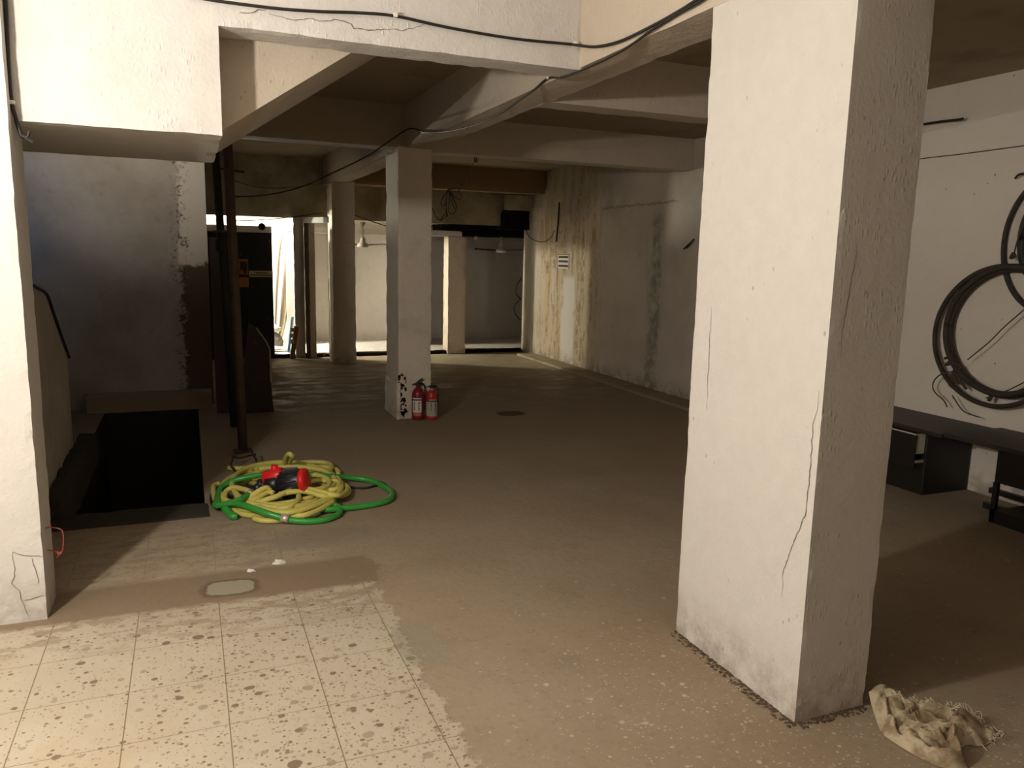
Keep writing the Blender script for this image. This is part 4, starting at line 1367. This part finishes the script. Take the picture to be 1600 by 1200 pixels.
for q0, q1, q2 in (((1497, 1150, .03), (1510, 1140, .03), (1543, 1173, .004)), ((1445, 1100, .07), (1455, 1092, .08), (1463, 1103, .06))):
    tube(bm, [onz(*q0), onz(*q1), onz(*q2)], 0.0015, 4, 3)
fr = link('frayed_threads', bm, simple('frayed_threads', (0.55, 0.47, 0.34), 0.8), sk)
fr['kind'] = 'stuff'

# dirt along the large pillar's foot
bm = bmesh.new()
rnd = random.Random(17)
for i in range(520):
    if i < 350:
        t = rnd.random()
        x, y = 1.903 - rnd.random() ** 2 * 0.045, 1.93 + t * 0.74
    else:
        x, y = 1.91 + rnd.random() * 0.31, 1.94 - rnd.random() ** 2 * 0.035
    s = rnd.uniform(0.0015, 0.0075)
    r = bmesh.ops.create_icosphere(bm, subdivisions=1, radius=s)
    for v in r['verts']:
        v.co = Vector((v.co.x * 1.2 + x, v.co.y * 1.2 + y, abs(v.co.z) * 0.6 + 0.0))
o = link('floor_dirt', bm, M['dirt'])
o['kind'] = 'stuff'
o['label'] = 'crumbs of dirt along the foot of the large pillar'
o['category'] = 'dirt'

# ---- back room fans and tube light
def fan(label, px, py, Y, mt, mb, angs, R, blade_px=None):
    h = ony(px, py, Y)
    f = thing('ceiling_fan', label, 'ceiling fan', h)
    link('rod', T([h + Vector((0, 0, 0.03)), Vector((h.x, h.y, 2.06))], 0.010, 8, 1), mt, f)
    link('motor', lathe(bmesh.new(), [(0.03, -0.045), (0.085, -0.04), (0.095, -0.015), (0.085, 0.012), (0.045, 0.03), (0.038, 0.09), (0.02, 0.12)], h, seg=20), mt, f, True)
    link('canopy', lathe(bmesh.new(), [(0.02, -0.07), (0.05, 0.0)], (h.x, h.y, 2.06), seg=16), mt, f, True)
    for i, a_ in enumerate(angs):
        u = Vector((math.cos(a_), math.sin(a_), 0))
        v = Vector((-u.y, u.x, 0))
        bm_ = bmesh.new()
        ringv = []
        for t, w_ in ((0.09, 0.03), (0.16, 0.05), (0.3, 0.065), (R - 0.05, 0.06), (R, 0.04)):
            c_ = h + u * t + Vector((0, 0, -0.01 + 0.05 * t))
            ringv.append([bm_.verts.new(c_ + v * w_ * s_ + Vector((0, 0, 0.012 * s_ + dz))) for s_, dz in ((-1, 0.003), (1, 0.003), (1, -0.003), (-1, -0.003))])
        for p_, q_ in zip(ringv, ringv[1:]):
            for s_ in range(4):
                bm_.faces.new((p_[s_], p_[(s_ + 1) % 4], q_[(s_ + 1) % 4], q_[s_]))
        bm_.faces.new(ringv[0])
        bm_.faces.new(ringv[-1][::-1])
        link('blade', bm_, mb[i % len(mb)], f)
    return f


fan('white ceiling fan hanging in the dark right part of the back room', 783, 391, 12.85, M['fan_white'], [M['fan_white'], M['fan_dark'], M['fan_dark']], [-0.35, 2.75, 1.7], 0.46)
fan('dusty grey ceiling fan hanging in the lit left part of the back room', 567, 382, 12.7, M['fan_grey'], [M['fan_grey'], M['fan_dark'], M['fan_grey']], [-0.40, 2.9, 1.4], 0.46)
a, b = ony(744, 373, 12.5), ony(816, 376, 12.5)
tl = thing('tube_light', 'unlit tube light batten hanging in the back room above the white fan', 'light fitting', a)
link('batten', B(a.x, b.x, 12.48, 12.52, a.z - 0.015, a.z + 0.012), M['jamb'], tl)
link('end_cap', B(a.x - 0.03, a.x + 0.02, 12.465, 12.50, a.z - 0.015, a.z + 0.035, bevel=0.006), M['fan_white'], tl)
for x in (a.x + 0.15, b.x - 0.1):
    link('hanger', T([Vector((x, 12.5, a.z)), Vector((x, 12.5, 2.06))], 0.004, 6, 1), M['thin_wire'], tl)
bm = bmesh.new()
for tr in (((815, 434), (807, 446), (806, 458), (814, 468)), ((814, 466), (804, 478), (805, 490), (813, 500))):
    tube(bm, [ony(x, y, 12.6) for x, y in tr], 0.010, 6, 4)
tag(link('wall_cable', bm, M['black_cable'], None, True), 'black cable loops hanging at the dark right end of the back room', 'cable')
